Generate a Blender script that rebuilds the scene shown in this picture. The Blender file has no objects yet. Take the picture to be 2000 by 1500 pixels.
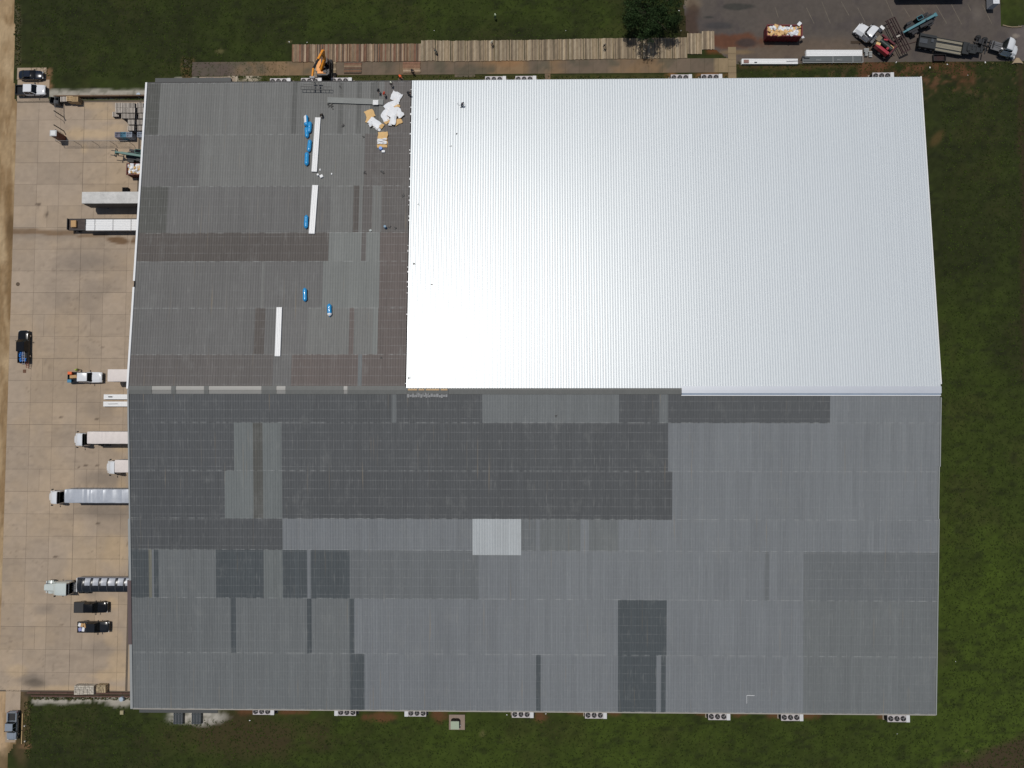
import bpy, math, random
import numpy as np
from mathutils import Vector, Matrix
random.seed(7)
sc = bpy.context.scene
COL = sc.collection
PI = math.pi
# ------------------------------------------------------------------ camera
CAMH = 135.0
FPX = 1389.0            # focal length in photo pixels (photo 2000 wide)
CR = Matrix(((0.99986, -0.00011981, 0.016732), (0.00084289, 0.999065, -0.0432146), (-0.0167112, 0.0432227, 0.9989257)))
cam = bpy.data.cameras.new('camera'); camo = bpy.data.objects.new('camera', cam); COL.objects.link(camo)
cam.sensor_width = 36; cam.lens = 36 * FPX / 2000; cam.clip_start = 1; cam.clip_end = 9000
camo.matrix_world = Matrix.Translation((0, 0, CAMH)) @ CR.to_4x4()
sc.camera = camo
# ------------------------------------------------------------------ world and sun (high sun from the north west of the picture)
SUN = Vector((-0.125, 0.225, 0.966)).normalized()
w = bpy.data.worlds.new('World'); sc.world = w; w.use_nodes = True
nt = w.node_tree; bg = nt.nodes['Background']
sky = nt.nodes.new('ShaderNodeTexSky'); sky.sky_type = 'NISHITA'; sky.sun_disc = False
sky.sun_elevation = math.asin(SUN.z); sky.sun_rotation = math.atan2(SUN.x, SUN.y)
sky.altitude = 50; sky.air_density = 1.0; sky.dust_density = 1.0
nt.links.new(sky.outputs[0], bg.inputs[0]); bg.inputs[1].default_value = 0.05
sl = bpy.data.lights.new('sun', 'SUN'); sl.energy = 2.45; sl.angle = math.radians(0.53); sl.color = (1, 0.965, 0.91)
so = bpy.data.objects.new('sun', sl); COL.objects.link(so)
so.rotation_euler = (-SUN).to_track_quat('-Z', 'Y').to_euler(); so.location = (0, 0, 200)
sc.view_settings.view_transform = 'Standard'; sc.view_settings.look = 'None'
sc.view_settings.exposure = 0.0; sc.view_settings.gamma = 1; sc.view_settings.use_curve_mapping = False
# ------------------------------------------------------------------ survey: photo pixel -> place on a level plane / on the roof
def ray(px, py): return CR @ Vector(((px - 1000) / FPX, -(py - 750) / FPX, -1))
def at(px, py, z=0.0):
    d = ray(px, py); t = (z - CAMH) / d.z
    return Vector((d.x * t, d.y * t, z))
RIDGE_Y = 4.43; RIDGE_Z = 12.0; SLOPE = 3.847 / 56.25
def roofz(y): return RIDGE_Z - SLOPE * abs(y - RIDGE_Y)
def rf(px, py, up=0.0):
    n = 1 if py < 762 else -1
    d = ray(px, py); k = SLOPE * n
    t = (RIDGE_Z + up + k * RIDGE_Y - CAMH) / (d.z + k * d.y)
    return Vector((d.x * t, d.y * t, CAMH + d.z * t))
CRT = np.array(CR.transposed())
def proj0(X, Y, Z=0.0):
    P = np.stack([X, Y, np.zeros_like(X) + Z - CAMH], -1) @ CRT.T
    return 1000 + FPX * P[..., 0] / -P[..., 2], 750 - FPX * P[..., 1] / -P[..., 2]
# ------------------------------------------------------------------ colour
def lin(c): return c / 12.92 / 255 if c <= 10.3 else ((c / 255 + 0.055) / 1.055) ** 2.4
KE = 0.86
def S(r, g, b): return tuple(min(lin(v) / KE, 0.86) for v in (r, g, b))
# ------------------------------------------------------------------ materials
def newmat(name):
    m = bpy.data.materials.new(name); m.use_nodes = True
    return m, m.node_tree, m.node_tree.nodes['Principled BSDF']
def N(nt, kind, **kw):
    n = nt.nodes.new(kind)
    for k, v in kw.items():
        if k.startswith('i'): n.inputs[int(k[1:])].default_value = v
        else: setattr(n, k, v)
    return n
def math_(nt, op, a, b=None, c=None, clamp=False):
    n = nt.nodes.new('ShaderNodeMath'); n.operation = op; n.use_clamp = clamp
    for i, v in enumerate((a, b, c)):
        if v is None: continue
        if isinstance(v, (int, float)): n.inputs[i].default_value = v
        else: nt.links.new(v, n.inputs[i])
    return n.outputs[0]
def mixc(nt, fac, a, b, mode='MIX'):
    n = nt.nodes.new('ShaderNodeMix'); n.data_type = 'RGBA'; n.blend_type = mode
    for i, v in ((0, fac), (6, a), (7, b)):
        if isinstance(v, (int, float)): n.inputs[i].default_value = v
        elif isinstance(v, tuple): n.inputs[i].default_value = (*v[:3], 1)
        else: nt.links.new(v, n.inputs[i])
    return n.outputs[2]
def bump(nt, b, h, strength, dist):
    n = nt.nodes.new('ShaderNodeBump'); n.inputs['Strength'].default_value = strength; n.inputs['Distance'].default_value = dist
    nt.links.new(h, n.inputs['Height']); nt.links.new(n.outputs[0], b.inputs['Normal'])
MATS = {}
def M(name, col, rough=.6, metal=0., var=.12, scale=1.2, bmp=0., rnd=0., coat=0., attr=False, stretch=None, spec=.5):
    """paint / wood / plastic etc: a base colour with two scales of procedural wear"""
    if name in MATS: return MATS[name]
    m, nt, b = newmat(name)
    tc = nt.nodes.new('ShaderNodeNewGeometry').outputs['Position'] if scale < 0 else nt.nodes.new('ShaderNodeTexCoord').outputs['Object']
    scale = abs(scale)
    mp = N(nt, 'ShaderNodeMapping'); nt.links.new(tc, mp.inputs[0])
    if stretch: mp.inputs['Scale'].default_value = stretch
    n1 = N(nt, 'ShaderNodeTexNoise'); n1.inputs['Scale'].default_value = scale; n1.inputs['Detail'].default_value = 5; n1.inputs['Roughness'].default_value = .6
    nt.links.new(mp.outputs[0], n1.inputs['Vector'])
    n2 = N(nt, 'ShaderNodeTexNoise'); n2.inputs['Scale'].default_value = scale * 9; n2.inputs['Detail'].default_value = 3
    nt.links.new(mp.outputs[0], n2.inputs['Vector'])
    s = math_(nt, 'ADD', math_(nt, 'MULTIPLY', n1.outputs[0], .65), math_(nt, 'MULTIPLY', n2.outputs[0], .35))
    f = math_(nt, 'MULTIPLY_ADD', s, 4 * var, 1 - 2 * var)
    if rnd:
        oi = nt.nodes.new('ShaderNodeObjectInfo')
        f = math_(nt, 'MULTIPLY', f, math_(nt, 'MULTIPLY_ADD', oi.outputs['Random'], 2 * rnd, 1 - rnd))
    if attr:
        a = nt.nodes.new('ShaderNodeAttribute'); a.attribute_name = 'Col'; base = a.outputs['Color']
    else:
        r = nt.nodes.new('ShaderNodeRGB'); r.outputs[0].default_value = (*col, 1); base = r.outputs[0]
    v = nt.nodes.new('ShaderNodeVectorMath'); v.operation = 'SCALE'
    nt.links.new(base, v.inputs[0]); nt.links.new(f, v.inputs['Scale'])
    nt.links.new(v.outputs[0], b.inputs['Base Color'])
    b.inputs['Roughness'].default_value = rough; b.inputs['Metallic'].default_value = metal
    b.inputs['Specular IOR Level'].default_value = spec
    if coat: b.inputs['Coat Weight'].default_value = coat; b.inputs['Coat Roughness'].default_value = .08
    if bmp: bump(nt, b, s, .6, bmp)
    MATS[name] = m
    return m
# ------------------------------------------------------------------ mesh builder
class MB:
    def __init__(s): s.v = []; s.f = []; s.m = []; s.c = None
    def add(s, vs, fs, mat=0):
        o = len(s.v); s.v += [tuple(p) for p in vs]
        for f in fs: s.f.append(tuple(i + o for i in f)); s.m.append(mat)
    def box(s, c, d, rz=0, mat=0, top=(1, 1), ry=0, rx=0):
        x, y, z = (k / 2 for k in d); tx, ty = top
        p = [(-x, -y, -z), (x, -y, -z), (x, y, -z), (-x, y, -z), (-x * tx, -y * ty, z), (x * tx, -y * ty, z), (x * tx, y * ty, z), (-x * tx, y * ty, z)]
        R = Matrix.Rotation(rz, 3, 'Z') @ Matrix.Rotation(ry, 3, 'Y') @ Matrix.Rotation(rx, 3, 'X')
        p = [R @ Vector(q) + Vector(c) for q in p]
        s.add(p, [(3, 2, 1, 0), (4, 5, 6, 7), (0, 1, 5, 4), (1, 2, 6, 5), (2, 3, 7, 6), (3, 0, 4, 7)], mat); return s
    def prism(s, poly, z0, z1, mat=0, k=1.0, mt=None):
        n = len(poly); cx = sum(p[0] for p in poly) / n; cy = sum(p[1] for p in poly) / n
        vs = [(x, y, z0) for x, y in poly] + [(cx + (x - cx) * k, cy + (y - cy) * k, z1) for x, y in poly]
        s.add(vs, [tuple(range(n))[::-1]] + [(i, (i + 1) % n, n + (i + 1) % n, n + i) for i in range(n)], mat)
        s.add(vs[n:], [tuple(range(n))], mat if mt is None else mt); return s
    def cyl(s, a, b, r0, r1=None, n=10, mat=0, cap=True):
        r1 = r0 if r1 is None else r1; a = Vector(a); b = Vector(b); d = (b - a).normalized()
        u = d.orthogonal().normalized(); w_ = d.cross(u)
        vs = []
        for c, r in ((a, r0), (b, r1)):
            for i in range(n):
                t = 2 * PI * i / n; vs.append(c + u * math.cos(t) * r + w_ * math.sin(t) * r)
        fs = [(i, (i + 1) % n, n + (i + 1) % n, n + i) for i in range(n)]
        if cap: fs += [tuple(range(n))[::-1], tuple(range(n, 2 * n))]
        s.add(vs, fs, mat); return s
    def bar(s, a, b, w_, h=None, mat=0):
        a = Vector(a); b = Vector(b); d = b - a; h = h or w_
        q = d.to_track_quat('X', 'Z').to_matrix()
        x, y, z = d.length / 2, w_ / 2, h / 2; c = (a + b) / 2
        p = [q @ Vector(t) + c for t in [(-x, -y, -z), (x, -y, -z), (x, y, -z), (-x, y, -z), (-x, -y, z), (x, -y, z), (x, y, z), (-x, y, z)]]
        s.add(p, [(3, 2, 1, 0), (4, 5, 6, 7), (0, 1, 5, 4), (1, 2, 6, 5), (2, 3, 7, 6), (3, 0, 4, 7)], mat); return s
    def loft(s, rings, mat=0, cap=True, closed=True):
        n = len(rings[0]); vs = [p for r in rings for p in r]; fs = []
        for k in range(len(rings) - 1):
            for i in range(n if closed else n - 1):
                j = (i + 1) % n; fs.append((k * n + i, k * n + j, (k + 1) * n + j, (k + 1) * n + i))
        if cap: fs += [tuple(range(n))[::-1], tuple(range((len(rings) - 1) * n, len(rings) * n))]
        s.add(vs, fs, mat); return s
    def mesh(s, name, mats, smooth=True, ang=.55):
        me = bpy.data.meshes.new(name); me.from_pydata(s.v, [], s.f)
        for m in (mats if isinstance(mats, (list, tuple)) else [mats]): me.materials.append(m)
        me.polygons.foreach_set('material_index', s.m)
        if smooth:
            me.polygons.foreach_set('use_smooth', [True] * len(s.f)); me.set_sharp_from_angle(angle=ang)
        me.update(); return me
    def build(s, name, mats, parent=None, label=None, smooth=True, ang=.55, loc=None):
        o = bpy.data.objects.new(name, s.mesh(name, mats, smooth, ang)); COL.objects.link(o)
        if parent: o.parent = parent
        if label: o['label'] = label
        if loc is not None: o.location = loc
        return o
def B(c, d, **k): return MB().box(c, d, **k)
def tag(o, label, cat, group=None, kind=None):
    o['label'] = label; o['category'] = cat
    if group: o['group'] = group
    if kind: o['kind'] = kind
    return o
def thing(name, label, cat, loc=(0, 0, 0), rz=0, group=None, rot=None):
    o = bpy.data.objects.new(name, None); COL.objects.link(o); o.location = loc
    o.rotation_euler = rot if rot else (0, 0, rz); o.empty_display_size = .3
    return tag(o, label, cat, group)
def inst(o, parent=None, loc=None, rz=None, name=None):
    c = o.copy(); COL.objects.link(c); c.parent = parent
    if loc is not None: c.location = loc
    if rz is not None: c.rotation_euler = (0, 0, rz)
    return c
def copy_tree(o, loc=None, rz=None, parent=None):
    c = inst(o, parent, loc, rz)
    for ch in list(o.children): copy_tree(ch, parent=c)
    return c
def yaw(a, b): return math.atan2(b[1] - a[1], b[0] - a[0])
# ------------------------------------------------------------------ value noise (for mottled natural ground)
_rng = np.random.RandomState(3); _T = _rng.rand(256, 256)
def vn(x, y):
    xi = np.floor(x).astype(int); yi = np.floor(y).astype(int); fx = x - xi; fy = y - yi
    fx = fx * fx * (3 - 2 * fx); fy = fy * fy * (3 - 2 * fy)
    a = _T[xi % 256, yi % 256]; b = _T[(xi + 1) % 256, yi % 256]; c = _T[xi % 256, (yi + 1) % 256]; d = _T[(xi + 1) % 256, (yi + 1) % 256]
    return (a * (1 - fx) + b * fx) * (1 - fy) + (c * (1 - fx) + d * fx) * fy
def fbm(x, y, s, o=4, off=0):
    r = 0; a = .5; t = 0
    for k in range(o):
        r = r + a * vn(x / s + off + 17.3 * k, y / s - off * 1.7 + 5.1 * k); t += a; a *= .55; s *= .47
    return r / t
def sm(a, b, x): t = np.clip((x - a) / (b - a), 0, 1); return t * t * (3 - 2 * t)
def mixa(c, d, m): return c + (np.array(d) - c) * m[..., None]
def blob(px, py, cx, cy, rx, ry, soft=.5, nz=None, rot=0):
    dx = px - cx; dy = py - cy
    if rot: dx, dy = dx * math.cos(rot) + dy * math.sin(rot), -dx * math.sin(rot) + dy * math.cos(rot)
    d = np.sqrt((dx / rx) ** 2 + (dy / ry) ** 2)
    if nz is not None: d = d + (nz - .5) * 1.3
    return 1 - sm(1 - soft, 1 + soft, d)
def rectm(px, py, x0, y0, x1, y1, e=4, nz=None, k=10):
    if nz is not None: px = px + (nz - .5) * k; py = py + (nz - .5) * k
    return sm(x0 - e, x0 + e, px) * (1 - sm(x1 - e, x1 + e, px)) * sm(y0 - e, y0 + e, py) * (1 - sm(y1 - e, y1 + e, py))
def ground_col(px, py):
    n1 = fbm(px, py, 170, 4, 1); n2 = fbm(px, py, 45, 4, 9); n3 = fbm(px, py, 9, 3, 4); n4 = fbm(px * 1.0, py * 2.5, 22, 3, 31)
    t = np.clip(.05 + .12 * sm(500, 1450, py) + .42 * sm(500, 1450, py) * sm(250, 900, px) + .22 * sm(1300, 2000, px) * sm(300, 1000, py) + .2 * sm(200, 700, px) * (1 - sm(20, 90, py)), 0, 1)
    t = np.clip(t + (n1 - .5) * .9 + (n2 - .5) * .6, 0, 1)
    c = mixa(np.zeros(px.shape + (3,)) + np.array(S(41, 46, 22)), S(59, 72, 24), t)
    c = mixa(c, S(54, 54, 28), sm(.56, .76, fbm(px, py, 80, 4, 50)) * .4)
    c = mixa(c, S(30, 32, 20), sm(.58, .75, n4) * .5)
    c = c * (0.66 + .68 * n3)[..., None]
    # bare and brown ground
    c = mixa(c, S(88, 58, 40), rectm(px, py, 1680, 124, 1905, 166, 10, n2, 50) * sm(.35, .6, n3 * .5 + n2 * .5) * .9)
    c = mixa(c, S(84, 62, 40), rectm(px, py, 1440, 123, 1700, 132, 5, n2, 14) * .6)
    c = mixa(c, S(58, 44, 32), rectm(px, py, 1986, 118, 1998, 300, 6, n2, 14) * .6); c = mixa(c, S(54, 41, 32), rectm(px, py, 1994, 280, 2012, 740, 5, n2, 12) * .6)
    c = mixa(c, S(62, 50, 38), sm(-10, 20, (py - 1508) + (px - 1830) * .47 + (n2 - .5) * 40) * sm(1800, 1860, px + (n2 - .5) * 40) * .9)
    c = mixa(c, S(96, 72, 52), sm(.55, .8, n3) * rectm(px, py, 1500, 130, 1990, 185, 12, n2, 40) * .4)
    c = mixa(c, S(62, 52, 35), blob(px, py, 480, 1435, 150, 40, .6, n2) * .7)
    c = mixa(c, S(74, 62, 36), blob(px, py, 1830, 270, 16, 7, .6, n2, -.9) * .9)
    for x, y, a, b in ((745, 1400, 30, 9), (858, 1395, 16, 12), (1055, 1400, 12, 10), (1130, 1390, 16, 7), (1200, 1392, 14, 7), (1380, 1390, 20, 8), (1445, 1391, 16, 7),
                       (1512, 1395, 16, 8), (1580, 1396, 18, 8), (1725, 1398, 14, 6), (570, 1390, 30, 6), (890, 1384, 40, 5), (480, 1388, 16, 8)):
        c = mixa(c, S(92, 62, 42), blob(px, py, x, y, a, b, .5, n3) * .85)
    for x, y, a, b in ((942, 1432, 6, 9), (1888, 1466, 6, 4), (520, 71, 9, 2), (430, 100, 9, 6), (565, 82, 6, 4)):
        c = mixa(c, S(112, 104, 70), blob(px, py, x, y, a * .8, b * .6, .6, n3) * .45)
    # soil below the timber mats and by the path
    c = mixa(c, S(95, 78, 52), rectm(px, py, 355, 113, 378, 152, 3, n3, 8) * .8)
    c = mixa(c, S(72, 70, 38), rectm(px, py, 440, 146, 1440, 170, 3, n3, 5) * .55)
    c = mixa(c, S(120, 85, 55), (blob(px, py, 1312, 148, 10, 8, .5, n3) + blob(px, py, 1390, 146, 26, 5, .5, n3)).clip(0, 1) * .8)
    c = mixa(c, S(105, 62, 38), rectm(px, py, 1380, 84, 1440, 104, 4, n2, 10) * .7)
    c = mixa(c, S(52, 46, 28), rectm(px, py, 1322, 0, 1345, 95, 5, n2, 20) * .8)
    # gravel
    g = S(156, 150, 138)
    gn = sm(.3, .5, n3)
    c = mixa(c, g, rectm(px, py, 96, 176, 292, 193, 2, n2, 9) * (.55 + .4 * gn))
    c = mixa(c, g, rectm(px, py, 60, 1361, 262, 1374, 3, n2, 12) * gn * .95)
    c = mixa(c, g, blob(px, py, 236, 1372, 22, 10, .4, n3) * .85)
    c = mixa(c, S(170, 165, 155), blob(px, py, 370, 1400, 52, 16, .35, n2) * (.45 + .5 * gn))
    c = mixa(c, S(170, 158, 140), blob(px, py, 470, 153, 34, 9, .4, n2) * gn)
    c = mixa(c, g, rectm(px, py, 340, 152, 385, 160, 2, n3, 6) * gn)
    c = mixa(c, S(120, 92, 66), rectm(px, py, 88, 134, 101, 176, 3, n3, 10) * .85)
    c = mixa(c, S(100, 84, 62), rectm(px, py, 40, 1345, 56, 1400, 3, n3, 12) * .85)
    c = mixa(c, S(150, 112, 84), blob(px, py, 50, 1458, 12, 4, .5, n3) * .8)
    c = mixa(c, S(80, 66, 46), blob(px, py, 40, 1440, 14, 60, .5, n2) * .7)
    c = mixa(c, S(60, 52, 42), rectm(px, py, 48, 1345, 262, 1362, 2, n3, 4) * .8)
    c = mixa(c, S(92, 84, 66), rectm(px, py, 28, 10, 40, 130, 3, n3, 10) * .5)
    return np.clip(c, .004, .85)
def road_col(px, py):
    n1 = fbm(px * 2, py * .5, 30, 4, 3); n2 = fbm(px, py, 30, 4, 12); n3 = fbm(px * 2.2, py * .7, 6, 3, 4)
    c = np.zeros(px.shape + (3,)) + np.array(S(152, 129, 98))
    c = mixa(c, S(126, 102, 72), sm(.42, .65, n1) * .8)
    c = mixa(c, S(172, 150, 118), sm(.5, .75, fbm(px * 1.5, py, 70, 3, 7)) * .7)
    c = mixa(c, S(112, 88, 58), rectm(px, py, 12, 360, 26, 620, 5, n2, 14) * .8)
    c = mixa(c, S(96, 76, 52), blob(px, py, 22, 450, 9, 30, .5, n2) * .8)
    c = mixa(c, S(172, 146, 116), rectm(px, py, -60, 1180, 10, 1500, 6, n2, 14) * .6)
    c = mixa(c, S(90, 76, 50), sm(1440, 1475, py + (n2 - .5) * 50) * .8)
    return np.clip(c * (.76 + .48 * n3)[..., None], .01, .85)
def asphalt_col(px, py):
    n1 = fbm(px, py, 120, 4, 3); n2 = fbm(px, py, 35, 4, 12); n3 = fbm(px, py, 6, 3, 4)
    c = np.zeros(px.shape + (3,)) + np.array(S(80, 73, 67))
    c = mixa(c, S(90, 80, 73), sm(.45, .7, n1) * .8)
    c = mixa(c, S(66, 60, 60), sm(.5, .75, n2) * .5)
    c = mixa(c, S(100, 84, 68), blob(px, py, 1560, 100, 170, 22, .6, n2) * .5)
    c = mixa(c, S(90, 54, 34), blob(px, py, 1425, 80, 62, 17, .25, n2) * .85)
    c = mixa(c, S(52, 47, 46), blob(px, py, 1455, 84, 24, 9, .3, n2) * .8)
    c = mixa(c, S(58, 56, 56), blob(px, py, 1400, 50, 34, 9, .3, n2) * .85)
    c = mixa(c, S(50, 50, 46), (blob(px, py, 1437, 13, 32, 6, .25, n2) + blob(px, py, 1385, 34, 12, 3, .3, n2)).clip(0, 1) * .8)
    c = mixa(c, S(118, 104, 84), blob(px, py, 1348, 5, 18, 14, .5, n2) * .7)
    c = mixa(c, S(62, 46, 36), blob(px, py, 1350, 50, 16, 50, .4, n2) * .8)
    c = mixa(c, S(118, 98, 70), blob(px, py, 1440, 102, 34, 5, .4, n2) * .7)
    c = mixa(c, S(104, 92, 74), blob(px, py, 1665, 104, 12, 9, .5, n2) * .6)
    c = mixa(c, S(108, 100, 92), blob(px, py, 1908, 28, 10, 14, .6, n3) * .35)
    c = mixa(c, S(96, 88, 86), sm(1962, 1990, px) * sm(50, 60, py) * .6)
    c = mixa(c, S(130, 120, 108), blob(px, py, 1983, 70, 8, 4, .4, n3) * .7)
    return np.clip(c * (.86 + .28 * n3)[..., None], .01, .6)
def lot_col(px, py):
    n1 = fbm(px, py, 110, 4, 3); n2 = fbm(px, py, 36, 4, 12); n3 = fbm(px, py, 7, 3, 4); n4 = fbm(px * .35, py * 2, 12, 3, 40)
    c = np.zeros(px.shape + (3,)) + np.array(S(154, 138, 120))
    c = mixa(c, S(160, 141, 118), sm(.42, .7, n1) * .7)
    c = mixa(c, S(142, 128, 112), sm(.5, .8, n2) * .45)
    c = mixa(c, S(134, 120, 105), sm(.55, .85, n4) * .3)
    # tyre-dark bays before the docks, water marks
    for x, y, a, b, s_ in ((200, 935, 40, 12, .55), (205, 1000, 60, 16, .6), (170, 510, 50, 22, .5), (190, 800, 30, 20, .35), (85, 1190, 18, 10, .5), (200, 1265, 34, 14, .4), (180, 1160, 14, 6, .4),
                           (90, 460, 60, 8, .35), (170, 590, 20, 30, .25), (60, 1325, 26, 10, .5), (120, 760, 60, 30, .15), (195, 560, 30, 14, .3), (110, 560, 30, 40, .2)):
        c = mixa(c, S(104, 96, 88), blob(px, py, x, y, a, b, .7, n2) * s_)
    w_ = rectm(px, py, 20, 449, 150, 459, 2, n2, 8) * .75 + rectm(px, py, 150, 458, 215, 464, 2, n2, 10) * .7
    c = mixa(c, S(108, 84, 58), w_.clip(0, 1))
    c = mixa(c, S(98, 74, 50), (blob(px, py, 224, 469, 26, 8, .25, n2, .12) + blob(px, py, 264, 471, 7, 6, .3, n2)).clip(0, 1) * .9)
    # sand
    sand = S(172, 150, 120)
    for x, y, a, b, s_ in ((185, 205, 26, 9, .7), (215, 225, 26, 14, .7), (225, 250, 24, 10, .6), (190, 262, 60, 7, .75), (150, 262, 12, 14, .6), (165, 290, 6, 10, .6), (215, 1318, 40, 12, .75),
                           (150, 1345, 100, 7, .8), (230, 1290, 18, 20, .6), (220, 1180, 12, 14, .6), (226, 1070, 22, 30, .6), (210, 1060, 30, 22, .4), (236, 870, 18, 14, .6), (225, 1245, 20, 18, .5),
                           (30, 1310, 22, 12, .6), (160, 975, 50, 6, .3), (240, 960, 9, 30, .5), (240, 330, 20, 60, .25), (160, 1100, 34, 70, .35)):
        c = mixa(c, sand, blob(px, py, x, y, a, b, .5, n2) * s_)
    c = mixa(c, S(84, 76, 66), blob(px, py, 70, 1335, 22, 9, .5, n2) * .7)
    c = mixa(c, S(92, 84, 72), rectm(px, py, 60, 192, 100, 200, 3, n2, 10) * .6)
    tm = sm(.62, .74, fbm(px * .22 + py * .05, py * 1.6, 7, 3, 60)) * sm(.45, .6, fbm(px, py, 60, 3, 70)); c = mixa(c, S(112, 100, 88), tm * .2)
    cr = np.exp(-((fbm(px, py, 46, 3, 80) - .5) / .004) ** 2) * sm(.5, .6, fbm(px, py, 90, 2, 90)); c = mixa(c, S(100, 88, 74), cr * .35)
    # little scuffs
    for x, y, a in ((166, 908, 4), (190, 908, 3), (154, 912, 3), (191, 1023, 4), (109, 1087, 4), (165, 1028, 2), (137, 1014, 2), (120, 1220, 2), (75, 400, 5), (92, 420, 4), (250, 1062, 2), (173, 680, 3), (200, 678, 2), (190, 818, 3), (119, 815, 3)):
        c = mixa(c, S(80, 68, 56), blob(px, py, x, y, a, a * .5, .5, n3) * .8)
    return np.clip(c * (.9 + .2 * n3)[..., None], .01, .8)
def gridmesh(name, xs, ys, z, colf, keep=None, mat=None, jit=0, seed=0):
    X, Y = np.meshgrid(xs, ys); Z = np.zeros_like(X) + z
    r = np.random.RandomState(seed)
    px, py = proj0(X, Y)
    C = colf(px, py)
    nx, ny = len(xs), len(ys)
    i = np.arange(ny - 1)[:, None] * nx + np.arange(nx - 1)[None]
    q = np.stack([i, i + 1, i + nx + 1, i + nx], -1).reshape(-1, 4)
    if keep is not None:
        xc = (X[:-1, :-1] + X[1:, 1:]) / 2; yc = (Y[:-1, :-1] + Y[1:, 1:]) / 2
        pc, qc = proj0(xc, yc); q = q[keep(pc, qc).reshape(-1)]
        u = np.unique(q); mp = np.zeros(nx * ny, int); mp[u] = np.arange(len(u)); q = mp[q]
        V = np.stack([X, Y, Z], -1).reshape(-1, 3)[u]; C = C.reshape(-1, 3)[u]
    else:
        V = np.stack([X, Y, Z], -1).reshape(-1, 3); C = C.reshape(-1, 3)
    me = bpy.data.meshes.new(name); me.vertices.add(len(V)); me.vertices.foreach_set('co', V.astype(np.float32).ravel())
    me.loops.add(q.size); me.loops.foreach_set('vertex_index', q.astype(np.int32).ravel())
    me.polygons.add(len(q)); me.polygons.foreach_set('loop_start', np.arange(0, q.size, 4, dtype=np.int32))
    me.polygons.foreach_set('loop_total', np.full(len(q), 4, dtype=np.int32)) if False else None
    me.update(calc_edges=True)
    a = me.attributes.new('Col', 'FLOAT_COLOR', 'POINT')
    a.data.foreach_set('color', np.concatenate([C, np.ones((len(C), 1))], 1).astype(np.float32).ravel())
    if mat: me.materials.append(mat)
    o = bpy.data.objects.new(name, me); COL.objects.link(o)
    return o
m_grass = M('grass_ground', None, .95, var=.16, scale=-1.4, bmp=.12, attr=True, spec=.15)
m_dirt = M('dirt_ground', None, .95, var=.1, scale=-1.2, bmp=.08, attr=True, spec=.2)
m_asph = M('asphalt', None, .85, var=.09, scale=-1.8, bmp=.01, attr=True, spec=.3)
m_conc = M('concrete', None, .85, var=.05, scale=-1.1, bmp=.01, rnd=.075, attr=True, spec=.3)
def axis(a, b, st, far):
    m = list(np.arange(a, b + st * .5, st)); lo = []; hi = []; k = st
    x = a
    while x > -far: k *= 1.5; x -= k; lo.append(x)
    k = st; x = m[-1]
    while x < far: k *= 1.5; x += k; hi.append(x)
    return np.array(lo[::-1] + m + hi)
g = gridmesh('ground', axis(-103, 103, .42, 3000), axis(-76, 84, .42, 3000), 0, ground_col, None, m_grass)
g['kind'] = 'structure'
def structp(o): o['kind'] = 'structure'; return o
def rb(py): return np.interp(py, [-500, 186, 200, 450, 570, 740, 900, 1150, 1260, 1340, 1400, 1450, 1475, 1700], [28, 28, 34, 34, 30, 24, 20, 12, 8, 30, 34, 30, 16, 4])
structp(gridmesh('dirt_road', np.arange(-190, -93, .3), np.arange(-76, 160, .4), .004, road_col,
                 lambda x, y: (x + (fbm(x, y, 14, 3, 8) - .5) * 6 < rb(y)), m_dirt))
def asm(x, y):
    n = (fbm(x, y, 22, 3, 8) - .5)
    lb = np.interp(y, [-300, 60, 84, 96, 124], [1333, 1337, 1376, 1396, 1437])
    bt = np.interp(x, [1300, 1436, 1690, 1990, 2300], [125.5, 124.8, 122.5, 119, 116])
    isl = (x > 1954) & (y < 50 + n * 5) & (x < 2040)
    return (x > lb + n * 8) & (y < bt + n * 1.2) & ~isl
structp(gridmesh('parking_lot', np.arange(28, 150, .22), np.arange(62.9, 120, .22), .008, asphalt_col, asm, m_asph))
# concrete lot: poured slabs with joints
XJ = [-99.15, -94.75, -90.4, -85.78, -81.2, -76.7, -68.4]
def slab_thing(name, kindlabel): 
    o = bpy.data.objects.new(name, None); COL.objects.link(o); o['kind'] = 'structure'; return o
joint = M('joint_filler', S(92, 82, 70), .9, var=.15, scale=-2)
lot = slab_thing('concrete_lot', '')
B(((-99.2 - 68.4) / 2, (61.3 - 52.3) / 2, -.10), (30.7, 113.5, .24)).build('joint_bed', joint, lot)   # its top lies at 1 cm
def slab(x0, x1, y0, y1, z, parent, colf=lot_col, th=.1, gap=.018, name='concrete_slab', mat=m_conc, n=13, ex=(0, 0)):
    x0 += gap; x1 -= gap; y0 += gap; y1 -= gap
    x0 += ex[0]; x1 -= ex[1]; o = gridmesh(name, np.linspace(x0, x1, n), np.linspace(y0, y1, n), z, colf, None, mat)
    me = o.data; nv = n * n
    # skirt
    import bmesh
    bm = bmesh.new(); bm.from_mesh(me)
    ed = [e for e in bm.edges if len(e.link_faces) == 1]
    r = bmesh.ops.extrude_edge_only(bm, edges=ed)
    for v in r['geom']:
        if isinstance(v, bmesh.types.BMVert): v.co.z -= th
    bm.to_mesh(me); bm.free(); me.shade_flat()
    o.parent = parent; return o
Y0 = 57.43
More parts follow.
